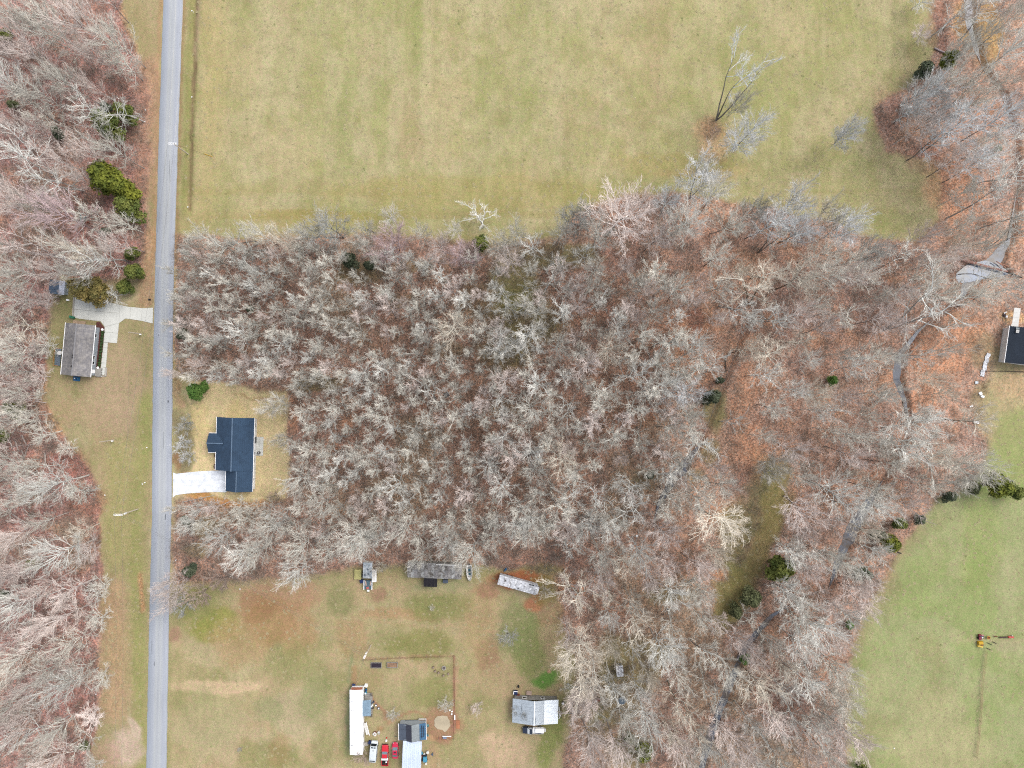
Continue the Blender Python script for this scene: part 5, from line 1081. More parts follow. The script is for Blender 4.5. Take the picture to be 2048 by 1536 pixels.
# farm implements in the pasture
X, Y = at(1963.6, 1275, .8); t = thing('disc_mower', 'dark red mower with navy frame at the head of the pasture fence', 'farm implement', (X, Y)); MB().box((-.3,0,.45), (.6,1.5,.5)).build('deck', mat('maroon', C(150,50,70), .6), t)
MB().box((0,.3,.75), (1.1,.14,.1)).build('frame', M_navy, t); MB().box((.3,.55,.7), (.6,.22,.2)).build('seat', mat('pink_plate', C(216,140,150), .6), t); MB().box((.3,-.1,.6), (.4,.3,.2)).build('engine', M_offwhite, t)
for s_ in (-1,1): MB().tube([(s_*.65,-.3,.25),(s_*.78,-.3,.25)], .25, 10).build('wheel', M_black, t)
X, Y = at(1961.5, 1289.3, .6); t = thing('baler', 'yellow two-part implement below the dark red mower', 'farm implement', (X, Y)); MB().box((0,.45,.5), (1.4,.8,.6), taper=.85).build('hood', M_yellow, t); MB().box((0,-.5,.4), (1.6,.6,.4), -.15, taper=.8).build('pan', mat('pale_yellow', C(240,206,90), .6), t); MB().box((.4,-.05,.6), (.6,.3,.3)).build('gearbox', M_rust, t)
X, Y = at(1977.3, 1275.4, .5); t = thing('spreader', 'small orange-yellow ring hopper between mower and rusty rake', 'farm implement', (X, Y)); q = MB(); q.tube([(.4*math.cos(k*.785),.4*math.sin(k*.785),.5) for k in range(9)], .1, 6, False); q.build('hopper_rim', mat('amber_paint', C(222,160,60), .6), t); MB().cyl((0,0,.1), .15, .4, 10, .36).build('hopper', M_rust, t)
X, Y = at(1992.3, 1272.8, .4); t = thing('hay_rake', 'small rusty rake between the orange hopper and brown harrow', 'farm implement', (X, Y)); MB().box((0,0,.35), (.8,.15,.1)).build('frame', M_rust, t)
for k in range(5): MB().tube([(-.35+k*.17,0,.35),(-.35+k*.17,-.3,.02)], .03, 4).build('tine', M_rust, t)
X, Y = at(2006.4, 1275, .4); t = thing('disc_harrow', 'brown disc harrow left of the red implement', 'farm implement', (X, Y)); MB().box((0,0,.45), (1.8,.12,.1)).build('frame', mat('brown_steel', C(108,82,82), .8), t)
for k in range(7): MB().tube([(-.8+k*.27,-.02,.24),(-.74+k*.27,.0,.24)], .24, 10).build('disc', MATS['brown_steel'], t)
X, Y = at(2022, 1274.5, .5); t = thing('red_tiller', 'bright red tiller, easternmost implement in the pasture', 'farm implement', (X, Y)); MB().tube([(-.7,0,.4),(.7,0,.4)], .28, 10).build('drum', mat('coral_red', C(228,92,82), .5), t); MB().box((0,.35,.5), (.12,.6,.1)).build('hitch', M_black, t); MB().box((.3,.35,.5), (.1,.5,.1)).build('hitch', M_offwhite, t)
for i,(x,y) in enumerate([(1979,1287.3),(1989.5,1285.5),(1977.8,1298)]): simple('steel_bar', ['black bar on the grass below the orange hopper','black bar on the grass, easternmost of three','black bar on the grass, southmost of three'][i], 'bar', x, y, MB().box((0,0,.08), (1.35,.12,.12)), M_black, .1, -26, 'black bars on the grass')

# east edge house
X, Y = at(2042, 692, 3.0)
h = thing('east_house', 'dark-roofed house cut off by the right edge', 'house', (X, Y), math.radians(-8))
walls(h, -3.3, 5, -4.6, 4.6, 0, 2.9, M_wsiding, .15)
slope(h, 'roof_slope', (-3.6,-4.9,2.8), (-3.6,4.9,2.8), (1.6,4.9,4.6), (1.6,-4.9,4.6), 1, mat('charcoal_shingle', C(50,62,78,.36), .9, stripes=(0,.45,.12)), .14)
slope(h, 'roof_slope', (6.8,-4.9,2.8), (6.8,4.9,2.8), (1.62,4.9,4.6), (1.62,-4.9,4.6), 1, MATS['charcoal_shingle'], .14)
MB().box((-1.9,3.6,3.62), (.8,.8,.1)).build('skylight', M_offwhite, h); 
for s_ in (-1,1): MB().box((-1.9+s_*.16,3.6,3.69), (.2,.55,.06)).build('skylight_pane', M_glass, h)
MB().box((-1.7,4.4,3.5), (1.3,.5,.1)).build('roof_patch', MATS['roof_pale_grey_lit'], h); MB().box((-3.66,0,2.8), (.1,9.9,.16)).build('gutter', M_white, h)
t = rect_thing('east_porch', 'pale porch roof on the north end of the dark-roofed house at the right edge', 'porch', 2037, 636, 2.6, -8)
slope(t, 'roof_sheet', (-1.4,-2.6,2.5), (-1.4,2.6,2.5), (.1,2.6,2.8), (.1,-2.6,2.8), 4, M_offwhite, .05); 
for y in (-2.4,0,2.4): MB().box((-1.2,y,1.2), (.12,.12,2.5)).build('post', M_white, t)
t = rect_thing('landing', 'pale square landing against the dark-roofed house at the right edge', 'landing', 2025.5, 657.5, .6, -8)
for k in range(4): MB().box((0,-.9+k*.6,.5), (1.1,.57,.08)).build('board', M_offwhite, t)
t = rect_thing('tin_sheets', 'narrow strip of crumpled tin sheets lying west of the right-edge house', 'tin sheets', 1971, 729, .1, -17)
for k in range(8): MB().box((rs.uniform(-.15,.15),-2.9+k*.8,.1+.03*(k%2)), (1.1-.05*k*0,.84,.04), rs.uniform(-.15,.15), rs.uniform(-.08,.08)).build('sheet', SV[k%2], t)
for i,(x,y,w_,l_,lbl) in enumerate([(1953.5,765,.9,.7,'grey-blue sheet lying below the strip of tin'),(1961,787,.8,.8,'white appliance in the brush, northmost of two'),(1965,793,.9,.6,'white appliance in the brush, southmost of two'),(1943,812.5,1.0,.35,'pale board lying in the brush west of the white appliances'),(1953,844.5,1.5,.6,'white sheet lying at the edge of the brush, southmost'),(2011,625,.9,.3,'pale plank lying north-west of the right-edge house'),(2013,633,.5,.6,'white bag beside a dark boulder near the right-edge house')]):
    simple(['sheet','appliance','appliance','board','sheet','plank','bag'][i], lbl, ['sheet','appliance','appliance','board','sheet','plank','bag'][i], x, y, MB().box((0,0,.2), (w_,l_,.35 if i in (1,2,6) else .08), taper=.9), M_white if i not in (0,) else G1, .2, rs.uniform(-20,40))
X, Y = at(2007.5, 630.5); tag(MB().box((0,0,.3), (.8,.8,.6), .4, taper=.6).build('boulder', mat('boulder', C(120,104,104), .9), None, (X,Y,0)), 'dark boulder beside the white bag near the right-edge house', 'boulder')

# ------------------------------------------------------------------ utility poles and wires
def util_pole(px, py, hgt, label, arms=(), transformer=False, rz=0, guy=None, box=False):
    X, Y = at(px, py); t = thing('utility_pole', label, 'utility pole', (X, Y), math.radians(rz))
    MB().tube([(0,0,-.2),(0,0,hgt*.5),(0,0,hgt)], [.16,.14,.11], 8).build('shaft', M_pole, t)
    for (z, L_, off) in arms:
        for dy in (-.16, .16): MB().box((off,dy,z), (L_,.1,.12)).build('crossarm', M_white, t)
        for k in (-.45,-.15,.15,.45): MB().cyl((off+L_*k,.0,z+.06), .06, .2, 6).build('insulator', M_white, t)
    if transformer: MB().cyl((.45,.1,hgt*.78), .24, .8, 12).build('transformer', M_offwhite, t)
    if box: MB().box((.25,-.2,1.0), (.3,.25,.5)).build('meter_box', M_white, t)
    return X, Y
util_pole(376,308,8,'roadside utility pole with double crossarm beside the hay field', [(8.0,2.2,-.3)])
util_pole(276,1018,8.3,'utility pole with crossarm and transformer on the west verge', [(8.1,2.3,-.7)], True)
util_pole(742,1290,8,'leaning-looking utility pole beside the fenced garden', [(8.0,1.0,0)], True, 60)
util_pole(227,880,6.2,'plain short pole at the wood edge west of the road', [], box=True)
util_pole(283,668,6.2,'plain short pole on the lawn below the concrete driveway', [], box=True)
X, Y = at(226.5,881.5,.8); 
g_ = MB(); a = at(408,307.5); b_ = at(376,308); g_.tube([(a[0],a[1],0), (b_[0]+.1,b_[1],7.2)], .02, 4); g2o = thing('guy_wire', 'guy wire with bright yellow guard beside the roadside pole', 'guy wire', (0,0,0)); g_.build('cable', M_dark, g2o)
A3, B3 = Vector((a[0],a[1],0)), Vector((b_[0]+.1,b_[1],7.2)); g_ = MB(); g_.tube([A3, A3.lerp(B3,.0)+Vector((2.3,-.8,.05))], .07, 6); g_.build('guard', M_yellow, g2o)
def wire(label, a, b, sag=1.0, r=.022, m=None):
    A, B = Vector(a), Vector(b); pts = []
    for k in range(17):
        t_ = k/16; p = A.lerp(B, t_); p.z -= 4*sag*t_*(1-t_); pts.append(p)
    o = MB().tube(pts, r, 3, False).build('power_line', m or mat('wire_aluminium', C(190,186,180), .5, .3)); tag(o, label, 'power line')
def tip(px, py, z, dx=0, dy=0):
    X, Y = at(px, py); return (X+dx, Y+dy, z)
for k, dx in enumerate((-1.2,.6)):
    n_ = ('western','eastern')[k]
    wire('%s overhead wire crossing from roadside pole to the west verge pole' % n_, tip(376,308,8.2,dx-.2), tip(276,1018,8.3,dx-.4), 1.6)
    wire('%s overhead wire running north from the roadside pole out of frame' % n_, tip(376,308,8.2,dx-.2), tip(398,-240,8.2,dx), 1.2)
    wire('%s overhead wire running south from the west verge pole' % n_, tip(276,1018,8.3,dx-.4), tip(266,1700,8.3,dx), 1.6)
    wire('%s service wire slanting from the verge pole to the garden pole' % ('upper','lower')[k], tip(276,1018,8.0,.1,.25-.5*k), tip(742,1290,8.0,.2,.3-.6*k), 1.3)
wire('drop wire from the garden pole down to the mobile home', tip(742,1290,7.2), tip(708,1384,3.2), .4)
wire('thin wire from short lawn pole southwards along the verge', tip(283,668,6.1), tip(276,1018,7.5), 1.0, .015)
# small litter along the verges
for i,(x,y) in enumerate([(384,22),(384,194),(376,414),(291,220),(290,243),(294,895),(285,968),(290,965),(210,990),(192,1388),(352,1120),(480,1178),(1788,1496),(1080,737),(811,862)]):
    X, Y = at(x, y); o = MB().box((0,0,.06), (.28,.2,.1), i).build('litter', M_white, None, (X,Y,0)); tag(o, None, 'litter', 'white litter'); later(o, 'scrap of white litter', x, y)
simple('white_signpost', 'white post with small flag in the ditch at the top of the hay field', 'post', 385, 24, MB().tube([(0,0,0),(.5,-.3,1.1)], .06, 6), M_white, .5)
simple('white_stack', 'small white container in the brush south of the straw lot', 'container', 535, 1033, MB().box((0,0,.4), (1.3,.9,.7), .6, taper=.9), M_offwhite, .5)
simple('feed_barrel', 'white barrel lid under the trees near the south brook', 'barrel', 1274, 1072, MB().cyl((0,0,0), .3, .6, 12), M_white, .5)
simple('wood_boulder', 'dark blue-grey boulder in the plantation', 'boulder', 893, 789.5, MB().box((0,0,.4), (1.4,1.2,.9), .5, taper=.6), mat('wood_boulder', C(92,94,106), .9), .5)

# ------------------------------------------------------------------ bare trees
class TB:
    def __init__(s): s.v = []; s.f = []; s.a = []; s.fine = 0.0
    def tube(s, pts, r0, r1, sides, point=True):
        m0 = len(s.v)
        s._tube(pts, r0, r1, sides, point)
        s.a += [s.fine]*(len(s.v)-m0)
    def _tube(s, pts, r0, r1, sides, point=True):
        d = pts[-1]-pts[0]
        if d.length < 1e-6: return
        d.normalize(); a = Vector((0,0,1)) if abs(d.z) < .8 else Vector((1,0,0)); u = d.cross(a).normalized(); w = d.cross(u)
        n = len(pts); n0 = len(s.v); ring = [(math.cos(6.2832*k/sides), math.sin(6.2832*k/sides)) for k in range(sides)]
        last = n-1 if point else n
        for i in range(last):
            r = r0+(r1-r0)*i/(n-1); p = pts[i]
            for c_, s_ in ring: s.v.append((p.x+(u.x*c_+w.x*s_)*r, p.y+(u.y*c_+w.y*s_)*r, p.z+(u.z*c_+w.z*s_)*r))
        for i in range(last-1):
            for k in range(sides):
                A = n0+i*sides+k; B = n0+i*sides+(k+1) % sides; s.f.append((A, B, B+sides, A+sides))
        if point:
            s.v.append(tuple(pts[-1])); tip_ = len(s.v)-1; b0 = n0+(last-1)*sides
            for k in range(sides): s.f.append((b0+k, b0+(k+1) % sides, tip_))
def path(q, p, d, L_, n, wander, up):
    pts = [p]; d = d.normalized(); st = L_/n
    for k in range(n):
        d = (d+Vector((q.gauss(0,1),q.gauss(0,1),q.gauss(0,.7)))*wander+Vector((0,0,up))).normalized()
        p = p+d*st; pts.append(p)
    return pts
def side_dir(q, d, ang):
    a = Vector((q.gauss(0,1),q.gauss(0,1),q.gauss(0,1))); pr = (a-d*a.dot(d)).normalized()
    return (d*math.cos(ang)+pr*math.sin(ang)).normalized()
def tree_meshes(seed, H, Rr, clear, nl, n2, n3, n4, wander, thick=1.0, updir=.5, crook=.0, forks=1, twig=.42, el0=18):
    q = random.Random(seed); T, K_ = TB(), TB()
    trunks = []
    for f in range(forks):
        d0 = Vector((q.gauss(0,.06),q.gauss(0,.06),1)) if forks == 1 else Vector((q.gauss(0,.22),q.gauss(0,.22),1))
        tp = path(q, Vector((0,0,-.15)), d0, H*.82, 8, .045+crook, .03); T.tube(tp, H*.0105*thick+.03, .05*thick, 6); trunks.append(tp)
    for i in range(nl):
        tp = trunks[i % forks]
        t_ = clear+(1-clear)*(i+q.random()*.8)/nl; t_ = min(t_, .99); x = t_*8; k = min(int(x), 7); p = tp[k].lerp(tp[k+1], x-k)
        az = i*2.4+q.uniform(-.5,.5); rel = (t_-clear)/(1-clear)
        el = math.radians(el0+48*rel*updir*1.6*(72-el0)/54+q.uniform(-9,9)); el = min(el, math.radians(82))
        reach = Rr*(1.0-.45*rel**2)*q.uniform(.75,1.12); L_ = min(reach/max(math.cos(el),.36), H*.5)
        d = Vector((math.cos(az)*math.cos(el), math.sin(az)*math.cos(el), math.sin(el)))
        lp = path(q, p, d, L_, 6, wander+crook, .05); r_ = (.015*L_+.03)*thick; K_.fine = 0.0; K_.tube(lp, r_, .014, 4)
        for j in range(n2):
            t2 = .25+.75*(j+q.random())/n2; x = min(t2,.99)*6; k = int(x); p2 = lp[k].lerp(lp[k+1], x-k); dd = (lp[k+1]-lp[k]).normalized()
            L2 = L_*q.uniform(.32,.5)*(1.15-.45*t2); d2 = side_dir(q, dd, q.uniform(.3,.8)); bp = path(q, p2, d2, L2, 4, wander*1.1, .07); K_.fine = .25; K_.tube(bp, r_*.45+.006, .012, 3)
            for m_ in range(n3):
                t3 = .2+.8*(m_+q.random())/n3; x = min(t3,.99)*4; k = int(x); p3 = bp[k].lerp(bp[k+1], x-k); dd = (bp[k+1]-bp[k]).normalized()
                L3 = max(L2*twig*q.uniform(.7,1.2), .4); d3 = side_dir(q, dd, q.uniform(.25,.8)); cp = path(q, p3, d3, L3, 2, wander*1.2, .08); K_.fine = .7; K_.tube(cp, .023*thick+.010, .014, 3)
                for z in range(n4):
                    p4 = cp[1].lerp(cp[2], q.random()); d4 = side_dir(q, (cp[2]-cp[1]).normalized(), q.uniform(.4,.9)); K_.fine = 1.0; K_.tube([p4, p4+d4*L3*q.uniform(.5,.9)+Vector((0,0,.06))], .016*thick+.009, 0, 3)
    out = []
    for nm, B in (('trunk',T),('crown',K_)):
        me = bpy.data.meshes.new('bare_'+nm); me.from_pydata(B.v, [], B.f); me.materials.append(M_bark); at_ = me.attributes.new('fine', 'FLOAT', 'POINT'); at_.data.foreach_set('value', B.a); out.append(me)
    return out
TREES = {
 'A': [tree_meshes(200+i, 17, 2.4, .38, 16, 6, 6, 2, .055, .72, .8, 0, 1, .42, 42) for i in range(6)],
 'B': [tree_meshes(300+i, 18, 5.0, .40, 19, 7, 7, 2, .06, .74, .6, 0, 1, .42, 28) for i in range(6)],
 'C': [tree_meshes(400+i, 18, 5.0, .38, 14, 7, 5, 2, .12, .95, .5, .04, 1+i % 2, .48) for i in range(4)],
 'F': [tree_meshes(500+i, 14, 5.0, .25, 30, 7, 7, 2, .05, .72, .66, 0, 2, .5, 30) for i in range(3)],
 'S': [tree_meshes(600+i, 4, 2.4, .05, 16, 6, 6, 1, .07, .42, .55, 0, 3, .5) for i in range(3)],
 'L': [tree_meshes(650, 24, 5.0, .62, 12, 6, 6, 2, .10, .8, .6, .03, 3, .5)],
}
BASEH = {'A':(17,2.4), 'B':(18,5.0), 'C':(18,5.0), 'F':(14,5.0), 'S':(4,2.4), 'L':(24,5.0)}
TINT = {'g':(194,193,184),'w':(205,206,200),'p':(200,190,184),'P':(190,172,173),'t':(204,198,184),'d':(158,160,156),'b':(198,202,203),'n':(172,156,145)}
TWORD = {'g':'pale grey','w':'whitish','p':'pinkish grey','P':'pink-tinged','t':'tan','d':'dark grey','b':'blue-grey','n':'brownish'}
TRUNKC = {'g':(140,130,122),'w':(172,168,162),'p':(144,132,128),'P':(140,120,120),'t':(140,126,106),'d':(92,86,84),'b':(134,128,122),'n':(110,94,84)}
ITEMS = []       # px, py, rpx, kind, tint, label override
def zone_phrase(px, py):
    if px < 300: return 'in the wood west of the road'
    if py > 1150 and px < 1130: return 'in the yards'
    if px < 420 and 780 < py < 1180: return 'beside the road near the slate-roofed house'
    if py < 400 and px < 1760 and px > 400: return 'alone in the hay field'
    if py < 520 and px < 1760: return 'on the tree line below the hay field'
    if px < 1000: return 'in the plantation east of the road'
    if px < 1400 and py < 1020: return 'in the middle of the wood'
    if py < 460: return 'by the creek at the top right'
    if px < 1720 and py >= 1180: return 'in the wood at the bottom right'
    if px > 1400 and py < 1020: return 'in the open wood along the creek'
    if px > 1700: return 'on the creek bank beside the pasture'
    return 'in the lower wood'
LM_T = """
75,35,45,B,g 160,40,45,B,p 225,78,38,B,g 246,128,36,B,g 70,110,42,B,p 18,160,40,B,w 135,165,32,B,g 88,196,30,B,g 155,222,38,C,w 224,198,36,C,w 25,310,46,C,w 88,345,42,C,w 20,245,28,B,p
78,262,28,B,p 226,300,34,B,g 160,300,30,B,p 125,440,50,B,P 182,500,46,C,w 240,447,26,B,g 243,372,20,S,p 30,430,40,B,p 60,500,40,C,p 105,395,24,B,p 40,545,38,B,g 100,535,34,B,p 182,518,30,B,t 15,600,34,B,g
60,655,36,C,t 20,690,30,B,g 218,578,22,C,w 95,968,44,B,w 62,990,30,B,g 110,1108,44,B,w 40,1218,46,B,w 125,1240,35,B,p 178,1205,24,C,w 120,1388,40,B,w 60,1490,38,C,w 50,1320,35,B,g 18,1290,30,B,p 102,1332,34,B,g 150,1345,30,B,g
28,1420,30,B,g 95,1520,32,B,p 150,1480,28,C,g 30,1060,34,B,p 20,1140,30,B,p 80,1170,26,B,p 60,40,30,B,g 190,110,28,B,p 10,60,34,B,p 120,90,30,B,g 25,380,30,B,p 60,600,24,B,p 8,930,26,B,g 160,1060,26,B,t
467,458,46,C,g 408,472,26,B,g 570,482,30,B,t 665,455,42,F,d 785,432,26,B,g 785,485,36,F,P 905,457,22,B,g 965,447,30,C,w 915,508,33,F,P 1003,492,30,F,g 1068,482,32,C,w 1168,432,36,F,d 1240,432,64,B,p 1180,505,28,C,w
1404,372,40,F,b 1375,440,42,B,w 1452,442,32,B,g 1502,430,30,F,d 1588,422,38,F,b 1690,455,38,F,b 1642,505,30,B,g 1560,482,36,C,g 1740,505,35,F,d 1440,512,34,B,g 1345,402,34,B,b 1430,402,34,B,g 1530,452,34,B,b 1602,462,36,B,b 1660,432,26,F,g 1200,468,34,B,g 1292,402,36,B,p 1120,470,26,B,g 1332,452,34,B,g 520,470,30,B,g 610,470,26,B,n 730,470,26,F,n 840,470,24,B,g 880,490,26,B,p 1030,470,26,B,g 1310,480,34,B,p 1495,268,38,F,b 1442,205,38,L,b 1478,206,20,F,b 1702,262,28,F,b 1432,262,14,S,n
1908,35,30,C,w 2000,18,40,C,w 1850,175,34,F,b 2022,110,42,B,w 1930,255,48,B,b 1882,282,36,C,b 2010,235,45,B,b 1828,218,28,F,b 2030,335,40,C,w 1975,405,42,C,w 2040,430,34,C,w 1960,330,34,B,b 1950,180,34,F,g 1880,230,28,F,b 2030,40,30,B,g
1540,540,34,C,t 1602,560,40,B,t 1540,592,48,C,t 1650,542,38,B,g 1740,556,30,B,g 1800,525,28,C,w 1855,560,38,F,g 1470,600,34,C,w 1552,630,34,C,w 1850,648,56,C,w 1828,702,28,C,w 1745,712,30,B,g 1712,742,28,B,w 1762,790,30,B,g 1555,700,40,C,t
1620,722,20,B,w 1553,812,30,B,g 1632,790,30,B,t 1645,822,26,B,w 1700,790,26,B,p 1820,862,48,F,w 1722,868,28,B,g 1590,890,30,B,p 1700,902,30,B,p 1900,888,44,C,g 1942,935,44,F,g 1862,922,30,B,t 1782,930,30,B,g 1550,932,28,F,g 1670,980,42,B,w
1612,1010,44,B,p 1742,978,30,B,g 1770,1005,38,B,w 1965,845,40,C,t 1990,600,36,C,g 1680,620,34,C,g 1650,660,30,B,p 1760,640,34,B,p 1700,560,28,B,p 1600,640,28,B,p 1890,520,30,B,p 1800,590,26,B,p 1935,590,30,B,g 1980,480,30,B,g 1850,470,26,B,p 1920,450,26,B,n
1500,700,28,B,t 1420,700,26,C,w 1440,570,30,B,g 1390,600,28,B,p 1600,950,26,B,g 1850,970,26,B,g 1900,790,24,B,t 1800,660,22,B,p
1060,1070,34,B,g 1175,1045,34,F,w 1215,1062,28,B,w 1290,1040,38,C,w 1285,1100,38,B,w 1332,1068,36,B,p 1440,1045,52,B,t 1432,1110,30,F,t 1140,1115,24,C,w 1200,1100,30,B,g 1225,1190,24,C,t 1345,1200,36,B,w 1400,1190,34,F,g 1280,1240,36,C,t
1165,1220,46,C,t 1160,1310,50,F,t 1268,1290,18,C,w 1325,1300,42,B,w 1225,1362,20,C,w 1275,1375,28,B,w 1180,1398,34,F,p 1410,1320,35,C,g 1362,1410,36,C,t 1300,1450,36,B,w 1240,1430,30,B,g 1165,1480,38,B,p 1230,1500,38,B,p 1400,1490,28,B,w
1510,1370,40,B,t 1540,1290,25,B,g 1480,1500,40,B,p 1590,1105,32,F,w 1582,1190,36,F,w 1622,1135,28,B,p 1652,1110,28,B,g 1718,1190,38,F,p 1700,1235,28,B,w 1625,1262,44,B,w 1600,1292,34,B,w 1672,1322,30,B,g 1602,1362,36,B,w 1680,1400,36,F,g
1600,1432,26,C,w 1690,1472,42,F,p 1642,1462,28,B,w 1662,1522,34,B,g 1560,1520,30,B,g 1742,1102,30,B,w 1758,1138,26,C,w 1716,1020,30,B,w 1812,1002,30,B,p 1470,1290,30,B,p 1450,1460,32,B,p 1540,1430,32,B,p 1350,1500,30,B,p
1090,1180,18,S,t 1400,1240,26,B,g 1360,1350,28,B,g 1330,1130,30,B,p 1240,1130,28,B,t 1120,1060,28,B,p 1450,980,30,B,g 1410,900,34,C,w 1380,930,30,C,w 1400,1000,32,B,g 1290,980,34,C,w 1340,990,30,B,g
955,1418,17,S,p 785,1430,17,S,g 890,1410,20,S,g 865,1216,8,S,g 1015,1275,26,S,d 1040,1422,20,S,d 720,1515,22,S,n 370,845,24,S,d 366,882,24,S,b 374,915,20,S,b 365,1212,28,S,b 342,1178,30,F,p 402,1186,34,S,n 448,1160,30,S,n
548,812,24,F,g 566,880,16,F,g 548,992,16,S,n 540,1060,38,B,g 600,1090,38,B,g 590,1140,32,B,w 650,1110,30,B,g 700,1060,40,B,g 715,1102,36,B,w 760,1045,28,B,g 846,1112,26,B,g 905,1108,22,B,g 812,1062,34,B,g 890,1080,30,B,w 955,1098,42,B,g 905,1055,28,B,g 992,1072,28,B,g
522,1112,30,B,g 480,1112,34,B,w 430,1082,34,B,w 380,1050,24,B,w 480,1500,7,S,d 760,1130,20,S,t 300,0,1,S,t
905,660,38,B,t 1010,600,26,C,w 1095,565,26,C,w 1070,630,28,B,g 1215,705,34,B,t 1115,915,38,B,t 860,800,30,C,w 980,930,28,B,w 640,1010,32,B,g 790,960,32,C,w 600,960,36,B,g 560,700,30,C,w 470,690,30,C,w 1250,750,36,C,w 1340,740,34,F,g 1350,790,34,F,b
""".split()
for s_ in LM_T:
    a = s_.split(','); 
    if int(a[2]) > 3: ITEMS.append([float(a[0]), float(a[1]), float(a[2]), a[3], a[4]])
def inpoly(poly, x, y):
    c_ = False; n = len(poly)
    for i in range(n):
        x1, y1 = poly[i]; x2, y2 = poly[(i+1) % n]
        if (y1 > y) != (y2 > y) and x < (x2-x1)*(y-y1)/(y2-y1)+x1: c_ = not c_
    return c_
KEEP_OUT = [[(1945,600),(2100,590),(2100,900),(1985,900),(1950,850)], [(690,1090),(1100,1120),(1100,1160),(690,1160)], [(375,762),(585,775),(585,1010),(340,1005),(340,780)], [(640,1150),(1120,1150),(1120,1540),(640,1540)], [(1440,930),(1600,930),(1560,1100),(1470,1230),(1420,1230),(1440,1100)]]
rf = random.Random(21)
def fill(poly, spacing, rad, kinds, tints, tries, density=1.0, own=.6):
    xs = [p[0] for p in poly]; ys = [p[1] for p in poly]; mine = []
    for _ in range(tries):
        x, y = rf.uniform(min(xs), max(xs)), rf.uniform(min(ys), max(ys))
        if not inpoly(poly, x, y) or any(inpoly(k, x, y) for k in KEEP_OUT): continue
        if any((x-a)**2+(y-b)**2 < spacing**2 for a, b in mine): continue
        if any((x-i_[0])**2+(y-i_[1])**2 < (i_[2]*own+spacing*.35)**2 for i_ in LMK): continue
        mine.append((x, y)); ITEMS.append([x, y, rf.uniform(*rad), rf.choice(kinds), rf.choice(tints)])
LMK = [list(i) for i in ITEMS]+[[x_, y_, r_*1.3, 'E', 'g'] for x_, y_, r_ in [(1555,1134,34),(1500,1196,34),(1470,1222,22),(1782,1086,24),(1800,1046,18),(1724,1148,24),(1425,795,28),(700,520,26),(738,532,18),(215,352,38),(250,378,32),(262,418,28),(218,248,30),(252,226,22),(1848,140,28),(1290,1506,22),(1996,974,34),(116,266,19)]]
fill([(345,478),(560,492),(820,505),(1000,520),(1000,1010),(960,1090),(700,1090),(540,1075),(500,1050),(350,1040),(350,1010),(590,1010),(590,770),(345,755)], 25, (12,21), 'AAAAAAAAAB', 'ggwggp', 9000)
fill([(990,500),(1200,520),(1380,560),(1370,800),(1420,980),(1280,1060),(960,1090),(1000,1000)], 32, (16,32), 'AABBC', 'gwgpwg', 6000)
fill([(1380,540),(1800,500),(1960,440),(2060,420),(2060,620),(1900,700),(1860,900),(1960,960),(1700,1010),(1420,980),(1370,800)], 64, (18,30), 'BBBC', 'gpgtgw', 3500)
fill([(1130,1160),(1420,1090),(1720,1010),(1790,1010),(1740,1180),(1690,1290),(1680,1540),(1140,1540)], 50, (22,32), 'BBC', 'gwppt', 3000)
fill([(-20,-20),(195,-20),(248,90),(262,280),(264,440),(200,540),(105,560),(95,700),(60,820),(140,900),(190,1000),(205,1250),(190,1540),(-20,1540)], 56, (20,32), 'BBA', 'gppgg', 4000)
fill([(1830,-20),(2060,-20),(2060,460),(1900,420),(1880,320),(1780,260),(1860,150)], 62, (22,34), 'BBF', 'gbpw', 2500)
fill([(-10,690),(75,690),(70,850),(-10,850)], 22, (12,17), 'A', 'pgp', 500)
# the largest ones stand as trees of their own; what is past three hundred of each kind is one mass
broad = sorted([i for i in ITEMS if i[3] in 'BCFL' and i[2] >= 3], key=lambda i: -i[2]); polet = [i for i in ITEMS if i[3] == 'A']; smalls = [i for i in ITEMS if i[3] == 'S']
polet.sort(key=lambda i: -i[2])
rest = broad[290:]+polet[290:]; solo = broad[:290]+polet[:290]+smalls
def wooded(px, py):
    j, i = int(round((py+120)/STEP)), int(round((px+120)/STEP))
    return 0 <= j < ny and 0 <= i < nx and LIT[j, i] > .3
def tree_dims(it):
    px, py, r, k, tn = it[:5]; bh, br = BASEH[k]; Rm = r*S
    Hm = {'A':15.5+1.2*Rm/2, 'B':11+1.9*Rm, 'C':11+1.8*Rm, 'F':7.5+1.5*Rm, 'S':Rm*1.5,'L':25}[k]
    if k in 'ABC':
        for _ in range(7):
            X, Y = at(px, py, Hm*.74)
            if wooded(1024+X/S, 768-Y/S) and not 292 < 1024+X/S < 352: break
            Hm *= .86
    return Rm, Hm, Rm/br*.95, Hm/bh
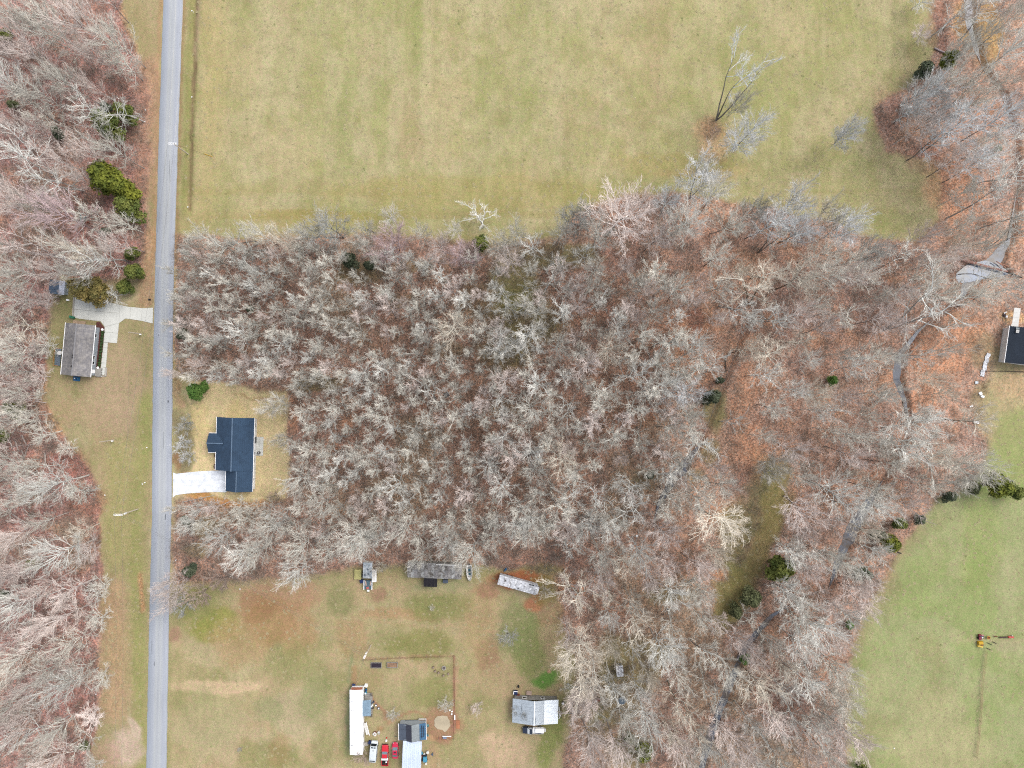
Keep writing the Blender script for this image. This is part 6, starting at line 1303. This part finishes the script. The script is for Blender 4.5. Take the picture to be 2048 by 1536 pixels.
def place_tree(it):
    px, py, r, k, tn = it; Rm, Hm, sx, sz = tree_dims(it)
    X, Y = at(px, py, Hm*(.74 if k != 'S' else .6))
    szw = 'large' if r > 38 else ('medium' if r > 27 else 'small')
    kw = {'A':'slender','B':'spreading','C':'sparse thick-limbed','L':'very tall thin','F':'fine-twigged rounded','S':'bushy'}[k]
    nm = {'A':'plantation_tree','S':'bare_shrub'}.get(k, 'bare_tree')
    lb_ = None
    t = thing(nm, lb_, 'shrub' if k == 'S' else 'tree', (X, Y, -.05), rf.uniform(0, 6.28), {'A':'slender trees of the plantation','S':'bare shrubs'}.get(k, 'bare trees of the woods'))
    if k == 'L': t.rotation_euler = (-.34, .05, 0); t.location = at(1432,241)+(-.05,)
    later(t, '%s %s %s bare %s' % (szw, TWORD[tn], kw, 'shrub' if k == 'S' else 'tree'), px, py)
    tm, cm = rf.choice(TREES[k])
    a = link_mesh('trunk', tm, t); b = link_mesh('crown', cm, t)
    tc_ = TRUNKC[tn] if (px > 1350 or py < 520 and px > 400) else tuple(v+(58 if k == 'A' else 34) for v in TRUNKC[tn])
    jt = rf.uniform(.93,1.05)
    for o, c_, kk in ((a, tc_, .60), (b, TINT[tn], .84 if px < 1350 else .93)): o.scale = (sx, sx, sz); o.color = C(*[min(255, v*jt) for v in c_], kk)
for it in solo: place_tree(it)

# ------------------------------------------------------------------ masses (geometry nodes)
def scatter(name, srcs, pts, rots, scls, idx, label, cat):
    me = bpy.data.meshes.new(name); me.from_pydata(pts, [], [])
    a = me.attributes.new('rot', 'FLOAT_VECTOR', 'POINT'); a.data.foreach_set('vector', np.array(rots, np.float32).ravel())
    a = me.attributes.new('scl', 'FLOAT_VECTOR', 'POINT'); a.data.foreach_set('vector', np.array(scls, np.float32).ravel())
    a = me.attributes.new('idx', 'INT', 'POINT'); a.data.foreach_set('value', np.array(idx, np.int32))
    o = link_mesh(name, me); tag(o, label, None, None, 'stuff')
    ng = bpy.data.node_groups.new(name+'_nodes', 'GeometryNodeTree'); ng.interface.new_socket('Geometry', in_out='INPUT', socket_type='NodeSocketGeometry'); ng.interface.new_socket('Geometry', in_out='OUTPUT', socket_type='NodeSocketGeometry')
    N, L = ng.nodes, ng.links; gi, go = N.new('NodeGroupInput'), N.new('NodeGroupOutput'); jn = N.new('GeometryNodeJoinGeometry')
    def attr(nm, ty):
        n = N.new('GeometryNodeInputNamedAttribute'); n.data_type = ty; n.inputs['Name'].default_value = nm; return n.outputs['Attribute']
    ra, sa, ia = attr('rot','FLOAT_VECTOR'), attr('scl','FLOAT_VECTOR'), attr('idx','INT')
    e2r = N.new('FunctionNodeEulerToRotation'); L.new(ra, e2r.inputs[0])
    for i, s_ in enumerate(srcs):
        oi = N.new('GeometryNodeObjectInfo'); oi.inputs['Object'].default_value = s_; oi.inputs['As Instance'].default_value = True
        cp = N.new('FunctionNodeCompare'); cp.data_type = 'INT'; cp.operation = 'EQUAL'; L.new(ia, cp.inputs[2]); cp.inputs[3].default_value = i
        ip = N.new('GeometryNodeInstanceOnPoints'); L.new(gi.outputs[0], ip.inputs['Points']); L.new(cp.outputs[0], ip.inputs['Selection']); L.new(oi.outputs['Geometry'], ip.inputs['Instance']); L.new(e2r.outputs[0], ip.inputs['Rotation']); L.new(sa, ip.inputs['Scale'])
        L.new(ip.outputs[0], jn.inputs[0])
    L.new(jn.outputs[0], go.inputs[0])
    md = o.modifiers.new('scatter', 'NODES'); md.node_group = ng
    return o
def src_obj(name, me, c_=None):
    o = bpy.data.objects.new(name, me)
    if c_: o.color = c_
    return o
SR = []; SK = {}; BM = {tn: bark_of('bark_mass_'+TWORD[tn].replace(' ', '_'), C(*TINT[tn], .82)) for tn in 'gwpt'}
for k in 'ABCF':
    for tn in 'gwpt':
        for vi in range(2):
            tm, cm = TREES[k][(vi+ord(tn)) % len(TREES[k])]
            n0, v = len(tm.vertices), None
            B = TB()
            co = np.zeros(len(tm.vertices)*3); 
            me = bpy.data.meshes.new('mass_tree')
            V = [tuple(v_.co) for v_ in tm.vertices]+[tuple(v_.co) for v_ in cm.vertices]; F = [tuple(p.vertices) for p in tm.polygons]+[tuple(i_+n0 for i_ in p.vertices) for p in cm.polygons]
            me.from_pydata(V, [], F); me.materials.append(BM[tn]); at_ = me.attributes.new('fine', 'FLOAT', 'POINT'); fv = np.zeros(len(V), np.float32); cv = np.zeros(len(cm.vertices), np.float32); cm.attributes['fine'].data.foreach_get('value', cv); fv[n0:] = cv; at_.data.foreach_set('value', fv); SK.setdefault((k, tn), []).append(len(SR)); SR.append(src_obj('mass_tree', me, C(*TINT[tn], .32)))
            if k in 'CF' and vi == 0: break
pts, rots, scls, idx = [], [], [], []
for it in rest:
    Rm, Hm, sx, sz = tree_dims(it); X, Y = at(it[0], it[1], Hm*.74); tn = it[4] if it[4] in 'gwpt' else 'g'
    pts.append((X,Y,-.05)); rots.append((0,0,rf.uniform(0,6.28))); scls.append((sx,sx,sz)); idx.append(rf.choice(SK[(it[3], tn)]))
print('TREES', len(broad), len(polet), len(smalls), 'rest', len(rest))
if rest: scatter('background_trees', SR, pts, rots, scls, idx, 'mass of further small bare trees filling the woods between the larger ones', 'trees')
# undergrowth: thin brush clumps over every wood floor
def brush_mesh(seed, n, r, hgt, th, bm_):
    q = random.Random(seed); B = TB()
    for k in range(n):
        a = q.uniform(0,6.28); rr = r*math.sqrt(q.random())*.55; p = Vector((rr*math.cos(a), rr*math.sin(a), -.05)); d = Vector((math.cos(a)*q.uniform(.2,1.2), math.sin(a)*q.uniform(.2,1.2), q.uniform(.5,1.4)))
        L_ = hgt*q.uniform(.6,1.3); s_ = path(q, p, d, L_, 3, .14, .02); B.tube(s_, th, th*.4, 3)
        for z in range(3):
            p4 = s_[1].lerp(s_[3], q.random()); B.tube([p4, p4+side_dir(q, d.normalized(), .8)*L_*.4], th*.6, 0, 3)
    me = bpy.data.meshes.new('brush'); me.from_pydata(B.v, [], B.f); me.materials.append(bm_); return me
BR = []
for i, c_ in enumerate([(196,180,168),(204,192,182),(178,156,142),(188,164,148),(198,188,166)]): BR.append(src_obj('brush', brush_mesh(700+i, 40, 1.3, 1.5, .011, bark_of('brush_bark_%s' % 'abcde'[i], C(*c_)))))
pts, rots, scls, idx = [], [], [], []
gi_ = lambda x, y: (int(round((y+120)/STEP)), int(round((x+120)/STEP)))
n_br = 0
while n_br < 10000:
    x, y = rf.uniform(-60,2110), rf.uniform(-60,1600); j, i = gi_(x, y)
    if LIT[j, i] < .5 or not (inpoly(WOOD, x, y) or inpoly(LW, x, y)) or bb[j, i] < 3 or rf.random() > .35+.65*float(np.clip(h3[j, i]*2+.6, 0, 1)): continue
    if 300 < x < 350: continue
    X, Y = at(x, y); 
    if x > 1350 and y < 1050 and rf.random() < .45: continue
    s_ = rf.uniform(.5,1.25); pts.append((X,Y,float(GZ[j, i]))); rots.append((0,0,rf.uniform(0,6.28))); scls.append((s_,s_,s_*rf.uniform(.5,1.0))); idx.append(rf.randrange(5)); n_br += 1
scatter('undergrowth', BR, pts, rots, scls, idx, 'bare twiggy undergrowth over the leaf litter of every wood', 'undergrowth')
# tufts along verges, ditch and pasture
def tuft_mesh(seed, n, r, hgt, m):
    q = random.Random(seed); V, F = [], []
    for k in range(n):
        a = q.uniform(0,6.28); rr = r*math.sqrt(q.random()); x, y = rr*math.cos(a), rr*math.sin(a); b_ = q.uniform(0,6.28); w = .035; ln = hgt*q.uniform(.5,1.2); n0 = len(V)
        V += [(x-w*math.sin(b_), y+w*math.cos(b_), -.03), (x+w*math.sin(b_), y-w*math.cos(b_), -.03), (x+math.cos(b_)*ln*.9, y+math.sin(b_)*ln*.9, ln*.7)]; F.append((n0,n0+1,n0+2))
    me = bpy.data.meshes.new('tuft'); me.from_pydata(V, [], F); me.materials.append(m); return me
TF = [src_obj('tuft', tuft_mesh(800+i, 40, .32, .3, mat('tuft_'+str(i), C(*c_), .9, var=.15))) for i, c_ in enumerate([(216,202,154),(172,174,112),(200,184,136),(152,160,98),(224,210,164)])]
pts, rots, scls, idx = [], [], [], []
k = 0
while k < 6500:
    x, y = rf.uniform(-40,2090), rf.uniform(-40,1580); j, i = gi_(x, y)
    if LIT[j, i] > .5 or 288 < x < 370 or bb[j, i] < 6: continue
    if 400 < x < 580 and 770 < y < 1000: continue
    if any(a_ < x < c_ and b_ < y < d_ for a_, b_, c_, d_ in [(110,585,310,760),(690,1365,870,1540),(870,1420,905,1470),(1020,1390,1125,1475)]): continue
    X, Y = at(x, y); s_ = rf.uniform(.5,1.3); pts.append((X,Y,float(GZ[j, i]))); rots.append((0,0,rf.uniform(0,6.28))); scls.append((s_,s_,s_*.35))
    gn = float(n1[j, i]); idx.append(rf.choice([0,4,0,4] if rf.random() < .98 else [1,3])); k += 1
scatter('grass_tufts', TF, pts, rots, scls, idx, 'loose tufts of dry and green grass over fields and verges', 'grass')

# ------------------------------------------------------------------ evergreens
EG = """218,248,30,cedar,dark green cedar beside the road wood, lower of the touching pair
252,226,22,cedar,olive green cedar at the road edge of the west wood, upper right of the pair
212,215,18,dark,small dark cedar left of the pair at the road wood
215,352,38,olive,bright olive cedar, tallest clump in the west wood
250,378,32,olive,olive cedar joined to the bright clump beside the road
262,418,28,cedar,green cedar below the bright olive clump
264,508,17,cedar,small round cedar above the driveway, nearer the road
268,545,21,cedar,green cedar above the driveway, upper one
250,573,18,cedar,dark green cedar above the driveway, lower one
30,817,22,olive,lone round olive cedar at the left edge
4,872,15,cedar,small green cedar cut by the left edge, middle
66,1128,15,olive,small olive cedar in the lower west wood
8,72,16,cedar,small cedar at the top left corner of the wood
26,210,16,dull,dull green cedar near the left edge, upper wood
116,266,19,dark,dark cedar among bare trees, upper west wood
210,462,15,dark,small dark cedar beside the blue-grey implement
4,1190,18,dark,dark cedar cut by the left edge, lower wood
170,1492,15,dull,yellow-green cedar near the bottom of the west wood
392,784,20,bright,bright green leafy tree at the corner of the straw lot
404,776,14,bright,bright green smaller clump joined to the leafy tree by the straw lot
700,520,26,dark,dark green cedar in the tree line, left of the pink tree
738,532,18,dark,smaller dark green cedar right behind the tree line cedar
960,486,20,cedar,green cedar under the whitish tree on the tree line
1425,795,26,dark,dull dark cedar beside the narrow brook
1300,950,14,dark,small dark cedar near the brook's bare trees
1848,140,28,dark,dark cedar among bare trees at the top right field edge
1895,118,20,olive,yellow-green bush at the edge of the upper creek
1555,1134,32,cedar,round green cedar in the lower clearing
1500,1196,32,dull,dull olive bush below the round cedar of the clearing
1470,1222,22,dull,dull olive bush, lower left of the clearing bushes
1782,1086,22,olive,yellow-olive cedar on the creek bank, nearest the pasture
1800,1046,16,cedar,green cedar on the creek bank, upper one
1758,1070,18,dark,dark cedar on the creek bank behind the yellow-olive one
1838,1040,18,dark,dark cedar at the top corner of the pasture
1724,1148,24,dark,dark blue-green cedar under whitish branches on the creek bank
1996,974,30,olive,large olive cedar in the hedge above the pasture
2028,984,20,cedar,green cedar at the right end of the hedge above the pasture
1946,976,20,dull,dull cedar in the middle of the hedge above the pasture
1900,994,20,dark,dark cedar at the left end of the hedge above the pasture
1290,1506,20,olive,olive cedar near the bottom edge, right of the metal-roofed house
1258,1478,18,dull,dull green bush above the olive cedar near the bottom edge
380,1142,22,dark,dark cedar beside the road below the straw lot
372,1040,16,dark,small dark cedar beside the road, upper one
1700,1250,10,bright,small bright green bush at the pasture corner
1996,298,8,bright,tiny bright green bush in the upper creek wood
1665,762,12,bright,small bright green bush in the open creek wood
1490,1318,12,bright,small bright green bush in the bottom right wood
1725,1535,14,cedar,green bush cut by the bottom edge beside the pasture
500,618,12,dark,small dark cedar inside the plantation
365,668,20,dark,dark cedar at the road edge of the plantation
1440,760,14,dark,dark bush on the brook above the dull cedar""".split('\n')
for ln_ in EG:
    a = ln_.split(',', 4); r_ = float(a[2])
    evergreen(float(a[0]), float(a[1]), r_*(.78 if a[3] in ('dark','dull') else 1.08), a[3], a[4], 'bush' if 'bush' in a[4] else ('leafy_tree' if 'leafy' in a[4] else 'cedar_tree'), 'bush' if 'bush' in a[4] else 'tree', 1.0 if r_ > 20 else .9)
for (x, y, r_, lb_) in [(172,578,32,'broad bronze-leaved tree over the driveway, left crown'), (200,590,26,'bronze-leaved tree over the driveway, right lower crown'), (192,570,24,'bronze-leaved tree above the driveway, upper crown')]:
    evergreen(x, y, r_, 'tan', lb_, 'bronze_tree', 'tree', .9)

# ------------------------------------------------------------------ fallen logs
def log(x1, y1, x2, y2, r, label, c_=None, z=(.2,.2), group='cut and fallen logs'):
    a, b = at(x1, y1), at(x2, y2); t = thing('fallen_log', label, 'log', (a[0], a[1]), 0, group)
    if label is None:
        L_ = math.hypot(x2-x1, y2-y1); sl = abs(y2-y1) > 1.6*abs(x2-x1); fl = abs(x2-x1) > 1.6*abs(y2-y1)
        later(t, '%s bleached log pointing %s' % ('long' if L_ > 28 else 'short' if L_ < 14 else 'middling', 'up and down' if sl else 'crosswise' if fl else 'aslant'), (x1+x2)/2, (y1+y2)/2)
    A, B = Vector((0,0,z[0])), Vector((b[0]-a[0], b[1]-a[1], z[1])); m = A.lerp(B,.5)+Vector((R.uniform(-.15,.15),R.uniform(-.15,.15),0))
    o = MB().tube([A, m, B], [r, r*.85, r*.6], 7).build('trunk', M_bark, t); o.color = C(*(c_ or (206,192,182)))
    if (B-A).length > 3:
        for k in range(2):
            p = A.lerp(B, R.uniform(.4,.85)); o = MB().tube([p, p+Vector((R.uniform(-.7,.7),R.uniform(-.7,.7),.35))], [r*.4,.02], 4).build('branch_stub', M_bark, t); o.color = C(*(c_ or (196,180,170)))
LG = [(46,870,55,891),(33,882,38,900),(41,862,57,866),(20,918,36,931),(4,905,18,918),(10,926,30,937),(2,930,14,920),(23,915,31,928),(60,888,38,942),(38,942,26,975),(70,925,75,942),(92,905,91,932),(11,1005,27,1031),(27,1028,55,1046),(48,1017,62,1032),(66,1024,72,1033),(30,960,46,976),(22,880,26,898),(8,955,20,962),(50,935,56,948),(12,1040,30,1046),(34,905,48,915),(0,962,18,958),(62,950,78,940),(5,892,16,905),(14,940,26,948),(28,936,36,946),(44,900,50,912)]
for (a_, b_, c_, d_) in LG: log(a_, b_, c_, d_, R.uniform(.13,.2), None, z=(R.uniform(.15,.5),R.uniform(.15,.4)))
log(1924,520,2012,544,.42,'thick reddish fallen trunk lying across the creek pool',(176,128,116),(.1,.5),'fallen trunks over the creek')
log(2008,543,2041,556,.3,'dark broken end of the trunk across the creek pool',(84,72,66),(.4,.5),'fallen trunks over the creek')
for i,(a_, b_, c_, d_) in enumerate([(1986,524,2000,536),(1992,523,2010,536),(1999,527,2016,534)]): log(a_, b_, c_, d_, .14, ['pale broken branch beside the creek trunk, leftmost','reddish broken branch beside the creek trunk, middle','reddish broken branch beside the creek trunk, rightmost'][i], (200,150,128) if i else (220,204,192), (.2,.3), 'fallen trunks over the creek')
log(1868,97,1900,109,.22,'pale fallen trunk at the edge of the upper creek',(206,190,190))
log(2052,744,1960,742,.1,'thin dark fallen tree reaching the right-edge house',(90,82,78))
log(1450,716,1452,760,.12,'dark thin log beside the brook',(84,74,66)); log(870,836,905,846,.1,'pale thin log slanting in the plantation',(200,186,170)); log(1295,888,1320,882,.14,'pale log lying in the middle wood above the brook',(206,188,160))
log(800,640,830,624,.1,'pale thin fallen stem in the plantation, upper middle',(190,176,160)); log(365,1004,430,990,.1,'pale pole-like log across the brush below the gravel drive',(206,200,190)); log(735,459,753,467,.16,'dark branch lying on the grass at the tree line',(84,74,64))
log(620,530,652,524,.12,'tan fallen trunk behind the tree line',(190,164,136)); log(884,860,896,838,.1,'white thin log in the plantation, lower middle',(214,208,198))
write_labels()
print('OBJ', len(bpy.data.objects), 'tris', sum(len(m.polygons) for m in bpy.data.meshes))
